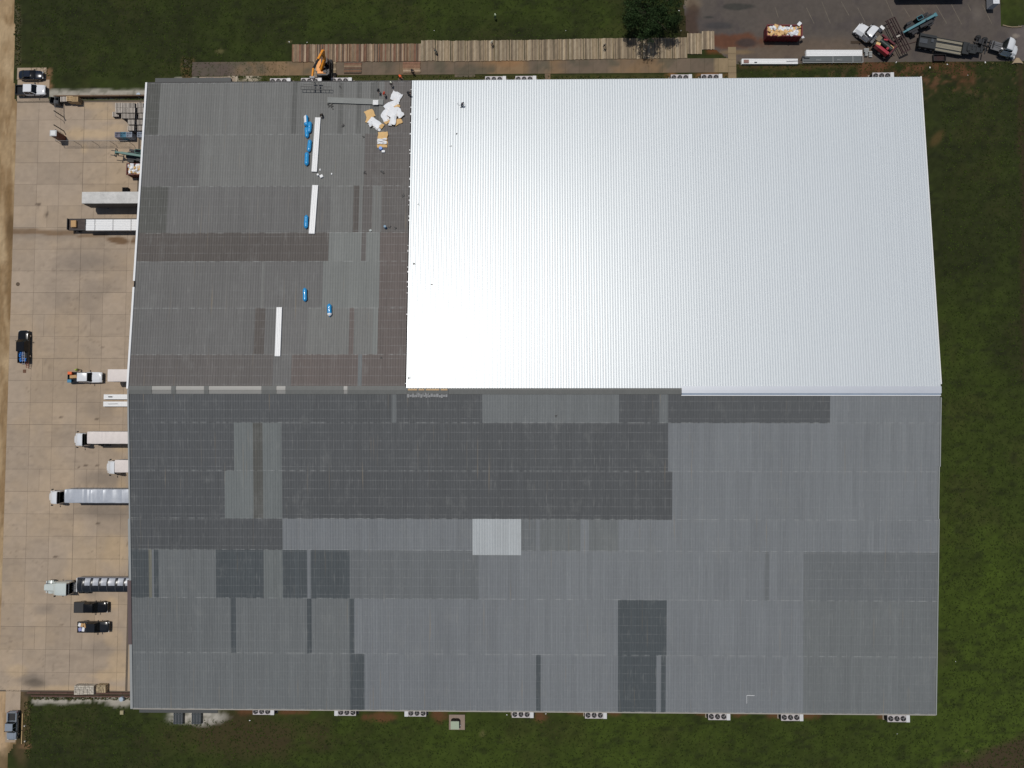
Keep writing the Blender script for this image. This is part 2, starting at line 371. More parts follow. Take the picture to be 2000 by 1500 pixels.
for j in range(-1, 27):
    ya = Y0 - 4.243 * j; yb = ya - 4.243
    if j == -1: ya = 60.9
    if j == 25: yb = -52.0
    if j == 26: continue
    for i in range(6):
        if i == 5:
            slab(XJ[5], -75.0, yb, ya, .03, lot, n=7)
            continue
        if j == -1 and i >= 2: pass
        x1 = XJ[i + 1]
        if i in (1, 3) and j in (4, 9, 16, 23, 11): # cracked slabs were poured in two halves
            xm = (XJ[i] + x1) / 2; slab(XJ[i], xm, yb, ya, .03, lot, n=6); slab(xm, x1, yb, ya, .03, lot, n=6)
        else: slab(XJ[i], x1, yb + (.02 if j % 3 == 1 else 0), ya, .03 + random.uniform(-.002, .002), lot, ex=(.03 if i == 3 else 0, 0))
for j in range(13):
    ya = 60.9 - 8.7 * j; slab(-74.6, -68.75, max(ya - 8.7, -52), ya, .045, lot, n=7, gap=.02)
# pads for the two parked cars, north west
pad = slab_thing('parking_pad', '')
for (a, b_, c_, d_) in ((33, 155.5, 91, 132), (33, 199, 97, 155.5)):
    p, q = at(a, b_), at(c_, d_); slab(p.x, q.x, p.y, q.y, .02, pad, n=7)
dw = slab_thing('driveway', '')
p, q = at(10, 1392), at(41, 1341); slab(p.x, q.x, p.y, q.y, .02, dw, n=7)
p, q = at(10, 1450), at(32, 1392); slab(p.x, q.x, p.y, q.y, .018, dw, n=7)
# path of slabs north of the warehouse
path = slab_thing('path', '')
PX = at(375, 134).x; PYa = at(900, 145.2).y; PYb = at(900, 117.5).y
def path_col(px, py):
    n1 = fbm(px, py, 90, 4, 3); n2 = fbm(px, py, 26, 4, 12); n3 = fbm(px, py, 5, 3, 4)
    c = np.zeros(px.shape + (3,)) + np.array(S(101, 88, 74))
    c = mixa(c, S(76, 66, 62), (1 - sm(440, 470, px)) * .7)
    c = mixa(c, S(124, 100, 72), sm(.45, .7, n1) * .8); c = mixa(c, S(80, 76, 62), sm(.5, .7, n2) * .7)
    c = mixa(c, S(132, 98, 66), blob(px, py, 990, 122, 30, 6, .5, n2) * .6)
    c = mixa(c, S(136, 118, 90), sm(1392, 1398, px) * .8)
    return np.clip(c * (.82 + .36 * n3)[..., None], .01, .6)
x = PX; k = 0
while x < at(1420, 130).x:
    st = 2.68 if k not in (0, 1) else (5.6 if k == 0 else 2.9)
    slab(x, min(x + st, at(1422, 130).x), PYa, PYb, .03 + random.uniform(-.006, .01), path, path_col, gap=.012, n=6); x += st; k += 1
xa, xb = at(1422, 130).x, at(1438, 130).x
for j in range(5):
    slab(xa, xb, at(1430, 155).y + j * (PYb + 2.2 - at(1430, 155).y) / 5, at(1430, 155).y + (j + 1) * (PYb + 2.2 - at(1430, 155).y) / 5, .035, path, lambda a, b: path_col(a * 0 + 1420, b), n=5)
p, q = at(888, 151), at(928, 146); slab(p.x, q.x, p.y, PYa, .028, path, path_col, n=5)
p, q = at(1064, 160), at(1075, 146); slab(p.x, q.x, p.y, PYa, .028, path, path_col, n=5)
p, q = at(777, 161), at(788, 152); slab(p.x, q.x, p.y, q.y, .028, path, path_col, n=5)
for a, b_, c_, d_ in ((358, 132, 374, 124), (360, 123, 374, 115)):
    p, q = at(a, b_), at(c_, d_); slab(p.x, q.x, p.y, q.y, .03, path, path_col, n=5)
p, q = at(389, 159), at(460, 149.5); slab(p.x, q.x, p.y, q.y, .04, path, lambda a, b: lot_col(a, b) * .95, n=6)
# painted stall lines, faint and worn
m_line = M('worn_line_paint', S(102, 94, 82), .9, var=.5, scale=-1.2)
mb = MB()
for a, b_, c_, d_ in ((1730, 0, 1744, 31), (1765, 15, 1777, 33), (1795, 9, 1806, 25), (1828, 10, 1849, 46), (1858, 8, 1878, 47), (1890, 8, 1896, 21), (1919, 9, 1937, 46), (1605, 3, 1622, 46), (1575, 15, 1590, 46), (1675, 15, 1690, 44), (1514, 14, 1520, 34), (1643, 3, 1658, 30)):
    mb.bar(at(a, b_, .013), at(c_, d_, .013), .1, .004)
tag(mb.build('stall_line', m_line, smooth=False), 'faint worn diagonal parking stall lines on the dark asphalt lot', 'road marking'); bpy.data.objects['stall_line']['kind'] = 'structure'
if 'category' in bpy.data.objects['stall_line']: del bpy.data.objects['stall_line']['category']
#ROOF
# ------------------------------------------------------------------ warehouse
def roof_material(name, base_attr=True, white=False):
    m, nt, b = newmat(name)
    geo = nt.nodes.new('ShaderNodeNewGeometry'); sep = nt.nodes.new('ShaderNodeSeparateXYZ'); nt.links.new(geo.outputs['Position'], sep.inputs[0])
    oi = nt.nodes.new('ShaderNodeObjectInfo')
    uv = nt.nodes.new('ShaderNodeUVMap'); su = nt.nodes.new('ShaderNodeSeparateXYZ'); nt.links.new(uv.outputs[0], su.inputs[0])
    fl = math_(nt, 'FLOOR', math_(nt, 'DIVIDE', sep.outputs[0], .914))
    wn = nt.nodes.new('ShaderNodeTexWhiteNoise'); wn.noise_dimensions = '2D'
    cb = nt.nodes.new('ShaderNodeCombineXYZ'); nt.links.new(fl, cb.inputs[0]); nt.links.new(oi.outputs['Random'], cb.inputs[1]); nt.links.new(cb.outputs[0], wn.inputs['Vector'])
    mp = N(nt, 'ShaderNodeMapping'); mp.inputs['Scale'].default_value = (4.5, .12, 0); nt.links.new(geo.outputs['Position'], mp.inputs[0])
    st = N(nt, 'ShaderNodeTexNoise'); st.inputs['Scale'].default_value = 1; st.inputs['Detail'].default_value = 4; nt.links.new(mp.outputs[0], st.inputs['Vector'])
    big = N(nt, 'ShaderNodeTexNoise'); big.inputs['Scale'].default_value = .045; big.inputs['Detail'].default_value = 4; nt.links.new(geo.outputs['Position'], big.inputs['Vector'])
    fine = N(nt, 'ShaderNodeTexNoise'); fine.inputs['Scale'].default_value = 2.2; fine.inputs['Detail'].default_value = 4; nt.links.new(geo.outputs['Position'], fine.inputs['Vector'])
    a1, a2, a3, a4 = (.02, .03, .03, .02) if white else (.09, .34, .28, .16)
    f = math_(nt, 'MULTIPLY_ADD', wn.outputs[0], a1, 1 - a1 / 2)
    f = math_(nt, 'MULTIPLY', f, math_(nt, 'MULTIPLY_ADD', st.outputs[0], a2, 1 - a2 / 2))
    f = math_(nt, 'MULTIPLY', f, math_(nt, 'MULTIPLY_ADD', big.outputs[0], a3, 1 - a3 / 2))
    f = math_(nt, 'MULTIPLY', f, math_(nt, 'MULTIPLY_ADD', fine.outputs[0], a4, 1 - a4 / 2))
    v = nt.nodes.new('ShaderNodeVectorMath'); v.operation = 'SCALE'
    nt.links.new(oi.outputs['Color'], v.inputs[0]); nt.links.new(f, v.inputs['Scale'])
    col = v.outputs[0]
    if not white:
        # oxidised lap line at the lower end of every sheet, rows of screws over each purlin
        lap = math_(nt, 'SUBTRACT', 1, math_(nt, 'DIVIDE', su.outputs[1], .2), clamp=True)
        mp2 = N(nt, 'ShaderNodeMapping'); mp2.inputs['Scale'].default_value = (1.1, .2, 0); nt.links.new(geo.outputs['Position'], mp2.inputs[0])
        br = N(nt, 'ShaderNodeTexNoise'); br.inputs['Scale'].default_value = 1; br.inputs['Detail'].default_value = 4; nt.links.new(mp2.outputs[0], br.inputs['Vector'])
        brk = math_(nt, 'MULTIPLY', math_(nt, 'SUBTRACT', br.outputs[0], .4, clamp=True), 4, clamp=True)
        col = mixc(nt, math_(nt, 'MULTIPLY', math_(nt, 'MULTIPLY', lap, brk), .6), col, S(158, 160, 158))
        fr = math_(nt, 'FRACT', math_(nt, 'DIVIDE', su.outputs[1], 1.5))
        ln = math_(nt, 'SUBTRACT', 1, math_(nt, 'DIVIDE', math_(nt, 'ABSOLUTE', math_(nt, 'SUBTRACT', fr, .5)), .055), clamp=True)
        ln = math_(nt, 'MULTIPLY', ln, math_(nt, 'MULTIPLY', oi.outputs['Alpha'], math_(nt, 'MULTIPLY_ADD', brk, .7, .3)))
        col = mixc(nt, math_(nt, 'MULTIPLY', ln, .36), col, S(150, 150, 150))
        # pale run marks below some laps
        mp3 = N(nt, 'ShaderNodeMapping'); mp3.inputs['Scale'].default_value = (5.5, .3, 0); nt.links.new(geo.outputs['Position'], mp3.inputs[0])
        rn = N(nt, 'ShaderNodeTexNoise'); rn.inputs['Scale'].default_value = 1; rn.inputs['Detail'].default_value = 2; nt.links.new(mp3.outputs[0], rn.inputs['Vector'])
        run = math_(nt, 'MULTIPLY', math_(nt, 'SUBTRACT', rn.outputs[0], .61, clamp=True), 5, clamp=True)
        col = mixc(nt, math_(nt, 'MULTIPLY', run, .35), col, S(150, 150, 146))
        # tan run-off streaks in a few places
        mp4 = N(nt, 'ShaderNodeMapping'); mp4.inputs['Scale'].default_value = (2.4, .07, 0); mp4.inputs['Location'].default_value = (31, 7, 0); nt.links.new(geo.outputs['Position'], mp4.inputs[0])
        r4 = N(nt, 'ShaderNodeTexNoise'); r4.inputs['Scale'].default_value = 1; r4.inputs['Detail'].default_value = 2; nt.links.new(mp4.outputs[0], r4.inputs['Vector'])
        col = mixc(nt, math_(nt, 'MULTIPLY', math_(nt, 'SUBTRACT', r4.outputs[0], .67, clamp=True), 4, clamp=True), col, S(134, 120, 98))
        mp5 = N(nt, 'ShaderNodeMapping'); mp5.inputs['Scale'].default_value = (.25, .16, 0); nt.links.new(geo.outputs['Position'], mp5.inputs[0])
        r5 = N(nt, 'ShaderNodeTexNoise'); r5.inputs['Scale'].default_value = 1; r5.inputs['Detail'].default_value = 7; r5.inputs['Roughness'].default_value = .7; nt.links.new(mp5.outputs[0], r5.inputs['Vector'])
        col = mixc(nt, math_(nt, 'MULTIPLY', math_(nt, 'SUBTRACT', r5.outputs[0], .55, clamp=True), 1.5, clamp=True), col, S(126, 127, 124))
        # faint lichen / rust tint
        tn = N(nt, 'ShaderNodeTexNoise'); tn.inputs['Scale'].default_value = .03; tn.inputs['Detail'].default_value = 3; tn.noise_dimensions = '3D'
        nt.links.new(mp.outputs[0], tn.inputs['Vector'])
        tn2 = N(nt, 'ShaderNodeTexNoise'); tn2.inputs['Scale'].default_value = .025; tn2.inputs['Detail'].default_value = 2; nt.links.new(geo.outputs['Position'], tn2.inputs['Vector'])
        col = mixc(nt, math_(nt, 'MULTIPLY', math_(nt, 'SUBTRACT', tn2.outputs[0], .45, clamp=True), 1.6, clamp=True), col, (1.0, 1.0, .98), 'MULTIPLY')
    nt.links.new(col, b.inputs['Base Color'])
    b.inputs['Roughness'].default_value = .46 if white else .6
    b.inputs['Specular IOR Level'].default_value = 1.0 if white else .3
    if white: b.inputs['Metallic'].default_value = .24; b.inputs['Coat Weight'].default_value = .5; b.inputs['Coat Roughness'].default_value = .3
    MATS[name] = m; return m
m_roof = roof_material('ribbed_sheet'); m_white = roof_material('white_sheet', white=True)
BX0, BX1, BY0, BY1 = -69.01, 71.33, -51.82, 60.69
wh = thing('warehouse', 'huge low gabled warehouse, half its roof new white metal and the rest patched grey sheets', 'warehouse', (0, 0, 0))
CLS = {  # photo colour of the sheeting, strength of the purlin screw lines
 'L': (110, 113, 115, .5), 'L2': (101, 104, 104, .45), 'LN': (106, 106, 103, .35), 'LN2': (98, 97, 95, .4), 'M': (98, 101, 102, .8), 'MN': (90, 90, 87, .5), 'G': (112, 114, 111, .3), 'LS': (102, 106, 105, .2),
 'D': (77, 79, 80, .9), 'D2': (74, 76, 76, .7), 'DG': (72, 77, 79, .7), 'DN': (80, 80, 76, .6), 'DB': (91, 87, 84, .8), 'DB2': (82, 77, 73, .8), 'DR': (93, 85, 81, 1.), 'X': (164, 168, 169, 0.2),
 'O': (106, 105, 94, .3), 'C': (86, 88, 86, 0)}
RIBP = .457
def profile(x0, x1, h, p=RIBP, b=.105, t=.045):
    k0 = math.floor(x0 / p) - 1; pts = []
    k = k0
    while k * p < x1 + p:
        c = k * p; pts += [(c - b, 0), (c - t, h), (c + t, h), (c + b, 0)]; k += 1
    out = []
    for (xa, ha), (xb, hb) in zip(pts, pts[1:]):
        if xb <= x0 or xa >= x1: continue
        if not out: out.append((max(xa, x0), ha if xa >= x0 else ha + (hb - ha) * (x0 - xa) / (xb - xa)))
        out.append((min(xb, x1), hb if xb <= x1 else ha + (hb - ha) * (x1 - xa) / (xb - xa)))
    return out
def sheet(x0, x1, ya, yb, cls, name='roof_panel', lift=0., h=.042, mat=None, label=None, parent=None, lap=.03, thick=.02, p=RIBP, zf=roofz, b=.10, t=.05):
    """corrugated sheet from the ridge side ya down to the eave side yb"""
    pr = profile(x0, x1, h, p, b, t); vs = []; fs = []; n = len(pr)
    for (y, dz) in ((ya, 0), (yb, lap)):
        for x, hh in pr: vs.append((x, y, zf(y) + lift + dz + hh))
    fs = [(i, i + 1, n + i + 1, n + i) for i in range(n - 1)]
    if yb < ya: fs = [f[::-1] for f in fs]
    # folded down edges
    for x, i in ((x0, 0), (x1, n - 1)):
        o = len(vs); vs += [(x, ya, zf(ya) + lift - thick), (x, yb, zf(yb) + lift - thick)]; fs.append((i, o, o + 1, n + i))
    o = len(vs); vs += [(x0, yb, zf(yb) + lift - thick), (x1, yb, zf(yb) + lift - thick)]; fs.append(tuple(range(n, 2 * n)) + (o + 1, o))
    me = bpy.data.meshes.new(name); me.from_pydata(vs, [], fs); me.materials.append(mat or m_roof)
    uvl = me.uv_layers.new(name='UVMap'); d = np.zeros(len(me.loops), np.int32); me.loops.foreach_get('vertex_index', d)
    V = np.array(vs); uvs = np.stack([V[d, 0], np.abs(V[d, 1] - yb)], 1); uvl.data.foreach_set('uv', uvs.astype(np.float32).ravel())
    o = bpy.data.objects.new(name, me); COL.objects.link(o); o.parent = parent or wh
    c = CLS[cls] if isinstance(cls, str) else cls
    jt = random.uniform(.975, 1.03)
    o.color = (*[min(.86, q * jt) for q in S(*c[:3])], c[3])
    if label: o['label'] = label
    return o
ROWS = [  # photo y of the ridge-side and eave-side edge, world Y of both, and the fields of sheeting with their left edges in the photo
 ((692, 755), 10.53, 4.95, [(250, 'DB'), (533, 'LN2'), (569, 'DR'), (699, 'L2'), (707, 'DR'), (795, None)]),
 ((601, 692), 18.81, 10.53, [(250, 'LN2'), (420, 'LN2'), (497, 'DB2'), (517, 'LN2'), (600, 'LN'), (682, 'DR'), (691, 'LN'), (728, 'G'), (738, 'DR'), (796, None)]),
 ((510, 601), 27.22, 18.81, [(250, 'LN2'), (510, 'LN'), (516, 'LN2'), (630, 'G'), (741, 'DR'), (798, None)]),
 ((454, 510), 32.45, 27.22, [(250, 'DB2'), (490, 'DB2'), (642, 'G'), (706, 'DB'), (715, 'G'), (742, 'DR'), (799, None)]),
 ((363, 454), 41.06, 32.45, [(250, 'DN'), (327, 'LN2'), (455, 'LN2'), (548, 'LN2'), (645, 'LN'), (690, 'DB2'), (701, 'LN'), (708, 'DB'), (727, 'LN'), (745, 'DB'), (800, None)]),
 ((262, 363), 50.78, 41.06, [(250, 'LN2'), (390, 'LN'), (560, 'LN'), (712, 'DB'), (802, None)]),
 ((163, 262), 60.69, 50.78, [(250, 'DN'), (311, 'LN'), (445, 'LN'), (570, 'MN'), (580, 'LN'), (661, 'MN'), (670, 'LN'), (696, 'MN'), (706, 'LN'), (723, 'MN'), (740, 'LN'), (750, 'DB'), (805, None)]),
 ((768, 826), 3.6, -1.41, [(245, 'D'), (520, 'D'), (765, 'L2'), (774, 'D'), (942, 'L2'), (1209, 'D'), (1287, 'L2'), (1305, 'D'), (1621, 'L'), (1750, 'L'), (1900, None)]),
 ((826, 920), -1.41, -9.8, [(245, 'D'), (457, 'LS'), (494, 'DN'), (513, 'LS'), (550, 'D'), (905, 'D'), (1305, 'L'), (1560, 'L'), (1900, None)]),
 ((920, 1014), -9.8, -18.17, [(245, 'D'), (439, 'LS'), (495, 'DN'), (514, 'LS'), (551, 'D'), (940, 'D'), (1313, 'L'), (1600, 'L'), (1900, None)]),
 ((1014, 1075), -18.17, -23.67, [(245, 'D'), (552, 'L'), (923, 'L'), (1018, 'M'), (1047, 'L'), (1055, 'L2'), (1134, 'L'), (1150, 'L2'), (1208, 'L'), (1812, 'L'), (1900, None)]),
 ((1075, 1170), -23.67, -32.18, [(245, 'DG'), (291, 'O'), (297, 'L'), (301, 'DG'), (310, 'L2'), (422, 'DG'), (515, 'LS'), (552, 'DG'), (600, 'L'), (607, 'DG'), (683, 'M'), (935, 'L'), (1494, 'M'), (1502, 'L'), (1569, 'M'), (1778, 'M'), (1900, None)]),
 ((1170, 1279), -32.18, -41.89, [(245, 'L2'), (451, 'DG'), (461, 'L2'), (600, 'DG'), (609, 'L2'), (683, 'DG'), (692, 'L'), (1207, 'DG'), (1302, 'L'), (1494, 'L'), (1569, 'L2'), (1900, None)]),
 ((1279, 1389), -41.89, -51.82, [(245, 'L2'), (684, 'DG'), (712, 'L'), (1047, 'DG'), (1056, 'L'), (1207, 'DG'), (1282, 'L'), (1291, 'DG'), (1300, 'L'), (1569, 'L2'), (1900, None)])]
WX = rf(805, 163).x
for (pa, pb), ya, yb, fl in ROWS:
    if ya > RIDGE_Y: hi, lo = min(ya, yb), max(ya, yb)
    else: hi, lo = max(ya, yb), min(ya, yb)
    mid = (pa + pb) / 2
    for (a, c), (b_, _) in zip(fl, fl[1:]):
        x0 = max(rf(a, mid).x, BX0 + .02); x1 = min(rf(b_, mid).x, BX1 - .02)
        if _ is None and ya > RIDGE_Y: x1 = WX
        sheet(x0, x1, hi, lo, c)
# bright replacement square, laid over the older sheets
p, q = rf(923, 1015), rf(1018, 1083)
sheet(p.x, q.x, -18.1, -24.4, 'X', lift=.09, label='bright unpainted square of replacement roofing', h=.07)
# new white standing-seam roof
PW = .457
sheet(WX, BX1 - .02, 4.6, BY1 + .12, (196, 201, 203, 0), lift=.16, h=.08, mat=m_white, label='new bright white standing-seam roofing', lap=0, thick=.12, p=PW, b=.115, t=.03)
dark = M('black_gap', (.012, .012, .012), .9); mtrim = M('white_trim', (.78, .78, .77), .45, var=.04); mgtrim = M('grey_trim', S(140, 142, 140), .5, var=.06); mbrown = M('brown_trim', S(88, 74, 72), .5, var=.06)
mtan = M('bare_board', S(178, 150, 112), .8, var=.15, scale=2)
mb = MB(); y = BY1
mb.bar((WX - .09, BY1 + .05, roofz(BY1) + .09), (WX - .09, 4.7, roofz(4.7) + .09), .2, .08); mb.build('edge_shadow_strip', dark, wh, smooth=False)  # black strip paints the shadow line along the raised white roof's edge
mb = MB(); y = BY1
while y > 5:
    d = random.uniform(.5, 1.7)
    if random.random() < .5: mb.box((WX - .14 + random.uniform(-.03, .06), y, roofz(y) + .2), (random.uniform(.1, .2), random.uniform(.12, .4), .04))
    y -= d
mb.build('edge_clip', mtrim, wh, smooth=False)['kind'] = 'stuff'
# ridge
def ridgecap(x0, x1, ya, yb, cls, lift, name='ridge_cap', mat=None, label=None, hump=.06):
    cls = CLS[cls] if isinstance(cls, str) else cls; n = max(2, int((x1 - x0) / .457)); mb = MB()
    pr = [(ya, roofz(ya) + .02), (ya, roofz(ya) + lift), (RIDGE_Y + .15, RIDGE_Z + lift + hump), (RIDGE_Y - .15, RIDGE_Z + lift + hump), (yb, roofz(yb) + lift), (yb, roofz(yb) + .02)]
    mb.loft([[(x0, y, z) for y, z in pr], [(x1, y, z) for y, z in pr]])
    o = mb.build(name, mat or (M('ridge_grey', S(92, 93, 90), .6, var=.14, scale=-1.2, stretch=(1.5, .6, 1)) if 'light' not in name else M('ridge_pale', S(168, 164, 156) if hump < 0.0 and False else S(*cls[:3]), .5, var=.06) if ya > 4.5 else M('ridge_pale_low', S(*cls[:3]), .5, var=.06)), wh, label, smooth=False); o.color = (*S(*cls[:3]), 0); return o
for a, b_, c in ((250, 297, 'C'), (335, 344, 'C'), (399, 408, 'C'), (511, 540, 'C'), (558, 671, 'C'), (679, 795, 'C')):
    ridgecap(max(rf(a, 761).x, BX0 + .05), rf(b_, 761).x, 5.0, 3.55, c, .1)
for a, b_ in ((297, 335), (344, 399), (408, 511), (540, 558), (671, 679)):
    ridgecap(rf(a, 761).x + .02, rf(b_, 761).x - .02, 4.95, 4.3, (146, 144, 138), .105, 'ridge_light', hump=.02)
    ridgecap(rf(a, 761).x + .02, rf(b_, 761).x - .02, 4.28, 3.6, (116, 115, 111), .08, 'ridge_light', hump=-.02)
ridgecap(rf(876, 761).x, rf(1331, 761).x, 4.6, 3.55, (92, 94, 92), .1)
ridgecap(rf(1331, 761).x, BX1 + .1, 4.95, 3.75, (186, 190, 196), .26, mat=m_white, label='new white ridge cap with a folded lip', hump=-.03)
MB().box(((rf(1331, 761).x + BX1) / 2, 3.58, roofz(3.58) + .2), (BX1 - rf(1331, 761).x, .34, .06), rx=.5).build('ridge_shaded_face', M('shade_blue_grey', S(150, 162, 176), .45, var=.12, scale=.4), wh, smooth=False)  # blue-grey colour paints the cap's south face in less light
MB().box(((rf(1331, 761).x + BX1) / 2, 3.36, roofz(3.36) + .16), (BX1 - rf(1331, 761).x + .1, .12, .05)).build('ridge_lip', mtrim, wh, smooth=False)
o = ridgecap(WX + .05, rf(876, 761).x - .05, 4.62, 3.6, (60, 56, 54), .03, 'open_ridge')
mb = MB()
for a, b_ in ((797, 815), (818, 829), (832, 858), (861, 874)): 
    p, q = rf(a, 759.5), rf(b_, 759.5); mb.box(((p.x + q.x) / 2, 4.35, RIDGE_Z + .16), (q.x - p.x, .3, .05), mat=0)
mb.build('ridge_board', mtan, wh, smooth=False)
# rake trims: left (west) and right (east)
def rake(x, ya, yb, wd, mat, up=.06, h=.28, label=None): # ya, yb world
    MB().bar((x, ya, roofz(ya) + up), (x, yb, roofz(yb) + up), wd, h).build('rake_trim', mat, wh, label, smooth=False)
yy = lambda py, px=262: rf(px, py).y
rake(BX0 - .18, BY1 + .1, yy(549), .34, mtrim); rake(BX0 - .05, yy(549), yy(561), .2, dark); rake(BX0 - .18, yy(561), 4.5, .34, mtrim)
rake(BX0 - .05, 4.4, yy(1013), .26, mgtrim); rake(BX0 - .14, yy(1013), yy(1133), .42, mgtrim)
rake(BX0 - .30, yy(1133), yy(1258), .66, mbrown, label='brown strip of verge trim'); rake(BX0 - .18, yy(1258), BY0 - .05, .44, mgtrim)
rake(BX1 + .06, BY1 + .15, 5.3, .2, mtrim, .18)
for a, b_, dx in ((776, 911, .1), (911, 1013, -.05), (1013, 1396, .06)): rake(BX1 + dx - .02, yy(a, 1830), max(yy(b_, 1830), BY0 - .05), .16, mgtrim)
MB().box(((BX0 + BX1) / 2, BY0 - .08, roofz(BY0) + .0), (BX1 - BX0, .16, .2)).build('gutter', M('tan_trim', S(150, 145, 136), .6), wh, smooth=False)
mb = MB(); mb.box(((BX0 + WX) / 2, BY1 + .1, roofz(BY1) - .02), (WX - BX0, .2, .16)); mb.build('gutter', M('dark_trim', S(48, 46, 46), .6), wh, smooth=False)
# walls
mwall = M('wall_sheet', S(150, 148, 142), .6, var=.08, scale=.6)
mb = MB(); ins = .35
gx = [(BY0 + ins, 0), (BY1 - ins, 0), (BY1 - ins, roofz(BY1) - .15), (RIDGE_Y, RIDGE_Z - .15), (BY0 + ins, roofz(BY0) - .15)]
for nm, x0, x1 in (('wall', BX0 + .45, BX0 + .6), ('wall', BX1 - .6, BX1 - .45)):
    MB().loft([[(x0, y, z) for y, z in gx], [(x1, y, z) for y, z in gx]]).build('wall', mwall, wh, smooth=False)
for y in (BY0 + ins, BY1 - ins): B(((BX0 + BX1) / 2, y, 3.95), (BX1 - BX0 - 1.2, .15, 7.9)).build('wall', mwall, wh, smooth=False)
# north lean-to canopy, south lean-to canopy
mcan = M('canopy_metal', S(70, 71, 70), .6, var=.08)
p, q = at(303, 155, 6.6), at(451, 157, 6.6)
MB().box(((p.x + q.x) / 2, (p.y + BY1) / 2 - .2, 6.55), (q.x - p.x, p.y - BY1 + .9, .16), rx=-.06).build('canopy', mcan, wh, smooth=False)
p, q = at(272, 1389, 6.6), at(425, 1391, 6.6)
MB().box(((p.x + q.x) / 2, (p.y + BY0) / 2 + .2, 6.55), (q.x - p.x, BY0 - p.y + .9, .16), rx=.06).build('canopy', mcan, wh, smooth=False)
mdoor = M('dock_door_metal', S(196, 196, 190), .5, var=.06)
for k in range(22):
    y = 55 - k * 4.9
    MB().box((BX0 + .42, y, 2.75), (.08, 2.6, 2.9)).build('dock_door', mdoor, wh, smooth=False)
    for s_ in (-1, 1): B((BX0 + .3, y + s_ * 1.4, 1.2), (.25, .3, .5)).build('dock_bumper', dark, wh, smooth=False)
# pale clips left in a row on the old roof just below the ridge
mclip = M('galvanised', S(122, 123, 123), .6, var=.3, scale=3)
mb = MB(); x = 795
while x < 874:
    wpx = random.uniform(2.5, 5.5); p = rf(x + wpx / 2, 773 + random.uniform(-1, 1)); 
    mb.box((p.x, p.y, p.z + .09), (wpx / 11.3 * .9, random.uniform(.35, .75), .05), rz=random.uniform(-.08, .08)); x += wpx
for i in range(9):
    p = rf(803 + random.uniform(0, 40), 771); mb.box((p.x, p.y, p.z + .14), (.12, .7, .06), rz=random.uniform(-.3, .3))
for ob in [mb.build('sheet_metal_offcuts', mclip, None, smooth=False)]: tag(ob, 'long row of pale metal offcuts lying on the dark roof just below the open ridge', 'metal scraps')
# a ghost outline and a few patched spots
# ------------------------------------------------------------------ condensers along both long walls
mhous = M('condenser_housing', S(176, 170, 170), .5, var=.1, scale=2, rnd=.05); mhous2 = M('condenser_cap', S(196, 196, 196), .45, var=.05)
mfan = M('fan_black', (.012, .012, .013), .6); mblade = M('fan_blade', (.16, .15, .15), .5); mcoil = M('coil_black', (.015, .015, .016), .7)
def condenser():
    r = thing('condenser_unit', 'x', 'condenser')
    B((0, 0, .06), (4.45, 1.8, .12)).build('base_pad', m_plain, r, smooth=False)
    mb = MB(); mb.box((-.35, .03, .82), (3.3, 1.42, 1.3)); mb.box((-.35, .03, .82), (3.26, 1.46, 1.26)); mb.build('housing', mhous, r, smooth=False)
    for i in range(3):
        x = -1.5 + i * 1.12 + .05
        f = MB().cyl((x, .12, 1.44), (x, .12, 1.62), .47, .45, 20, cap=False); f.cyl((x, .12, 1.44), (x, .12, 1.50), .45, .45, 20)
        fo = f.build('fan', mfan, r)
        b = MB()
        for k in range(3):
            a = k * 2.094 + i * .7
            b.box((x + math.cos(a) * .22, .12 + math.sin(a) * .22, 1.56), (.34, .13, .02), rz=a, rx=.3)
        b.cyl((x, .12, 1.5), (x, .12, 1.6), .08, n=8); b.build('fan_blade', mblade, fo, smooth=False)
    B((1.66, .03, .86), (.66, 1.44, 1.38)).build('control_box', mhous2, r, smooth=False)
    B((2.03, .03, .78), (.06, 1.25, 1.1)).build('coil', mcoil, r, smooth=False)
    B((-2.03, .03, .78), (.06, 1.25, 1.1)).build('coil', mcoil, r, smooth=False)
    return r
m_plain = M('plain_concrete', S(140, 130, 116), .85, var=.1, scale=1)
CU = [(547.5, 'N', 1, 'leftmost of the condensers on the north side, left of the orange excavator'), (608, 'N', 1, 'condenser right behind the black lifting frame of the excavator'),
      (667, 'N', 1, 'condenser just right of the orange excavator'), (968, 'N', 1, 'left one of a pair of condensers near the middle of the north wall'), (1027, 'N', 1, 'right one of a pair of condensers near the middle of the north wall'),
      (1331, 'N', 1, 'condenser on the north side below the tree, left one of two'), (1390, 'N', 1, 'condenser on the north side beside the end of the slab path'), (1725, 'N', 1, 'rightmost condenser on the north side, near the roof corner'),
      (514.5, 'S', 1, 'condenser at the south wall nearest the gravel bed with two old cages'), (674, 'S', -1, 'condenser at the south wall, second from the left'), (811, 'S', -1, 'condenser at the south wall just left of the green transformer box'),
      (1021, 'S', 1, 'condenser at the south wall just right of the green transformer box'), (1164, 'S', 1, 'condenser at the south wall just left of the wide dark strip of roofing'), (1405, 'S', 1, 'condenser at the south wall, third from the right corner'),
      (1547.5, 'S', 1, 'condenser at the south wall, second from the right corner'), (1755.5, 'S', 1, 'condenser at the south wall closest to the right corner of the roof')]
cproto = None
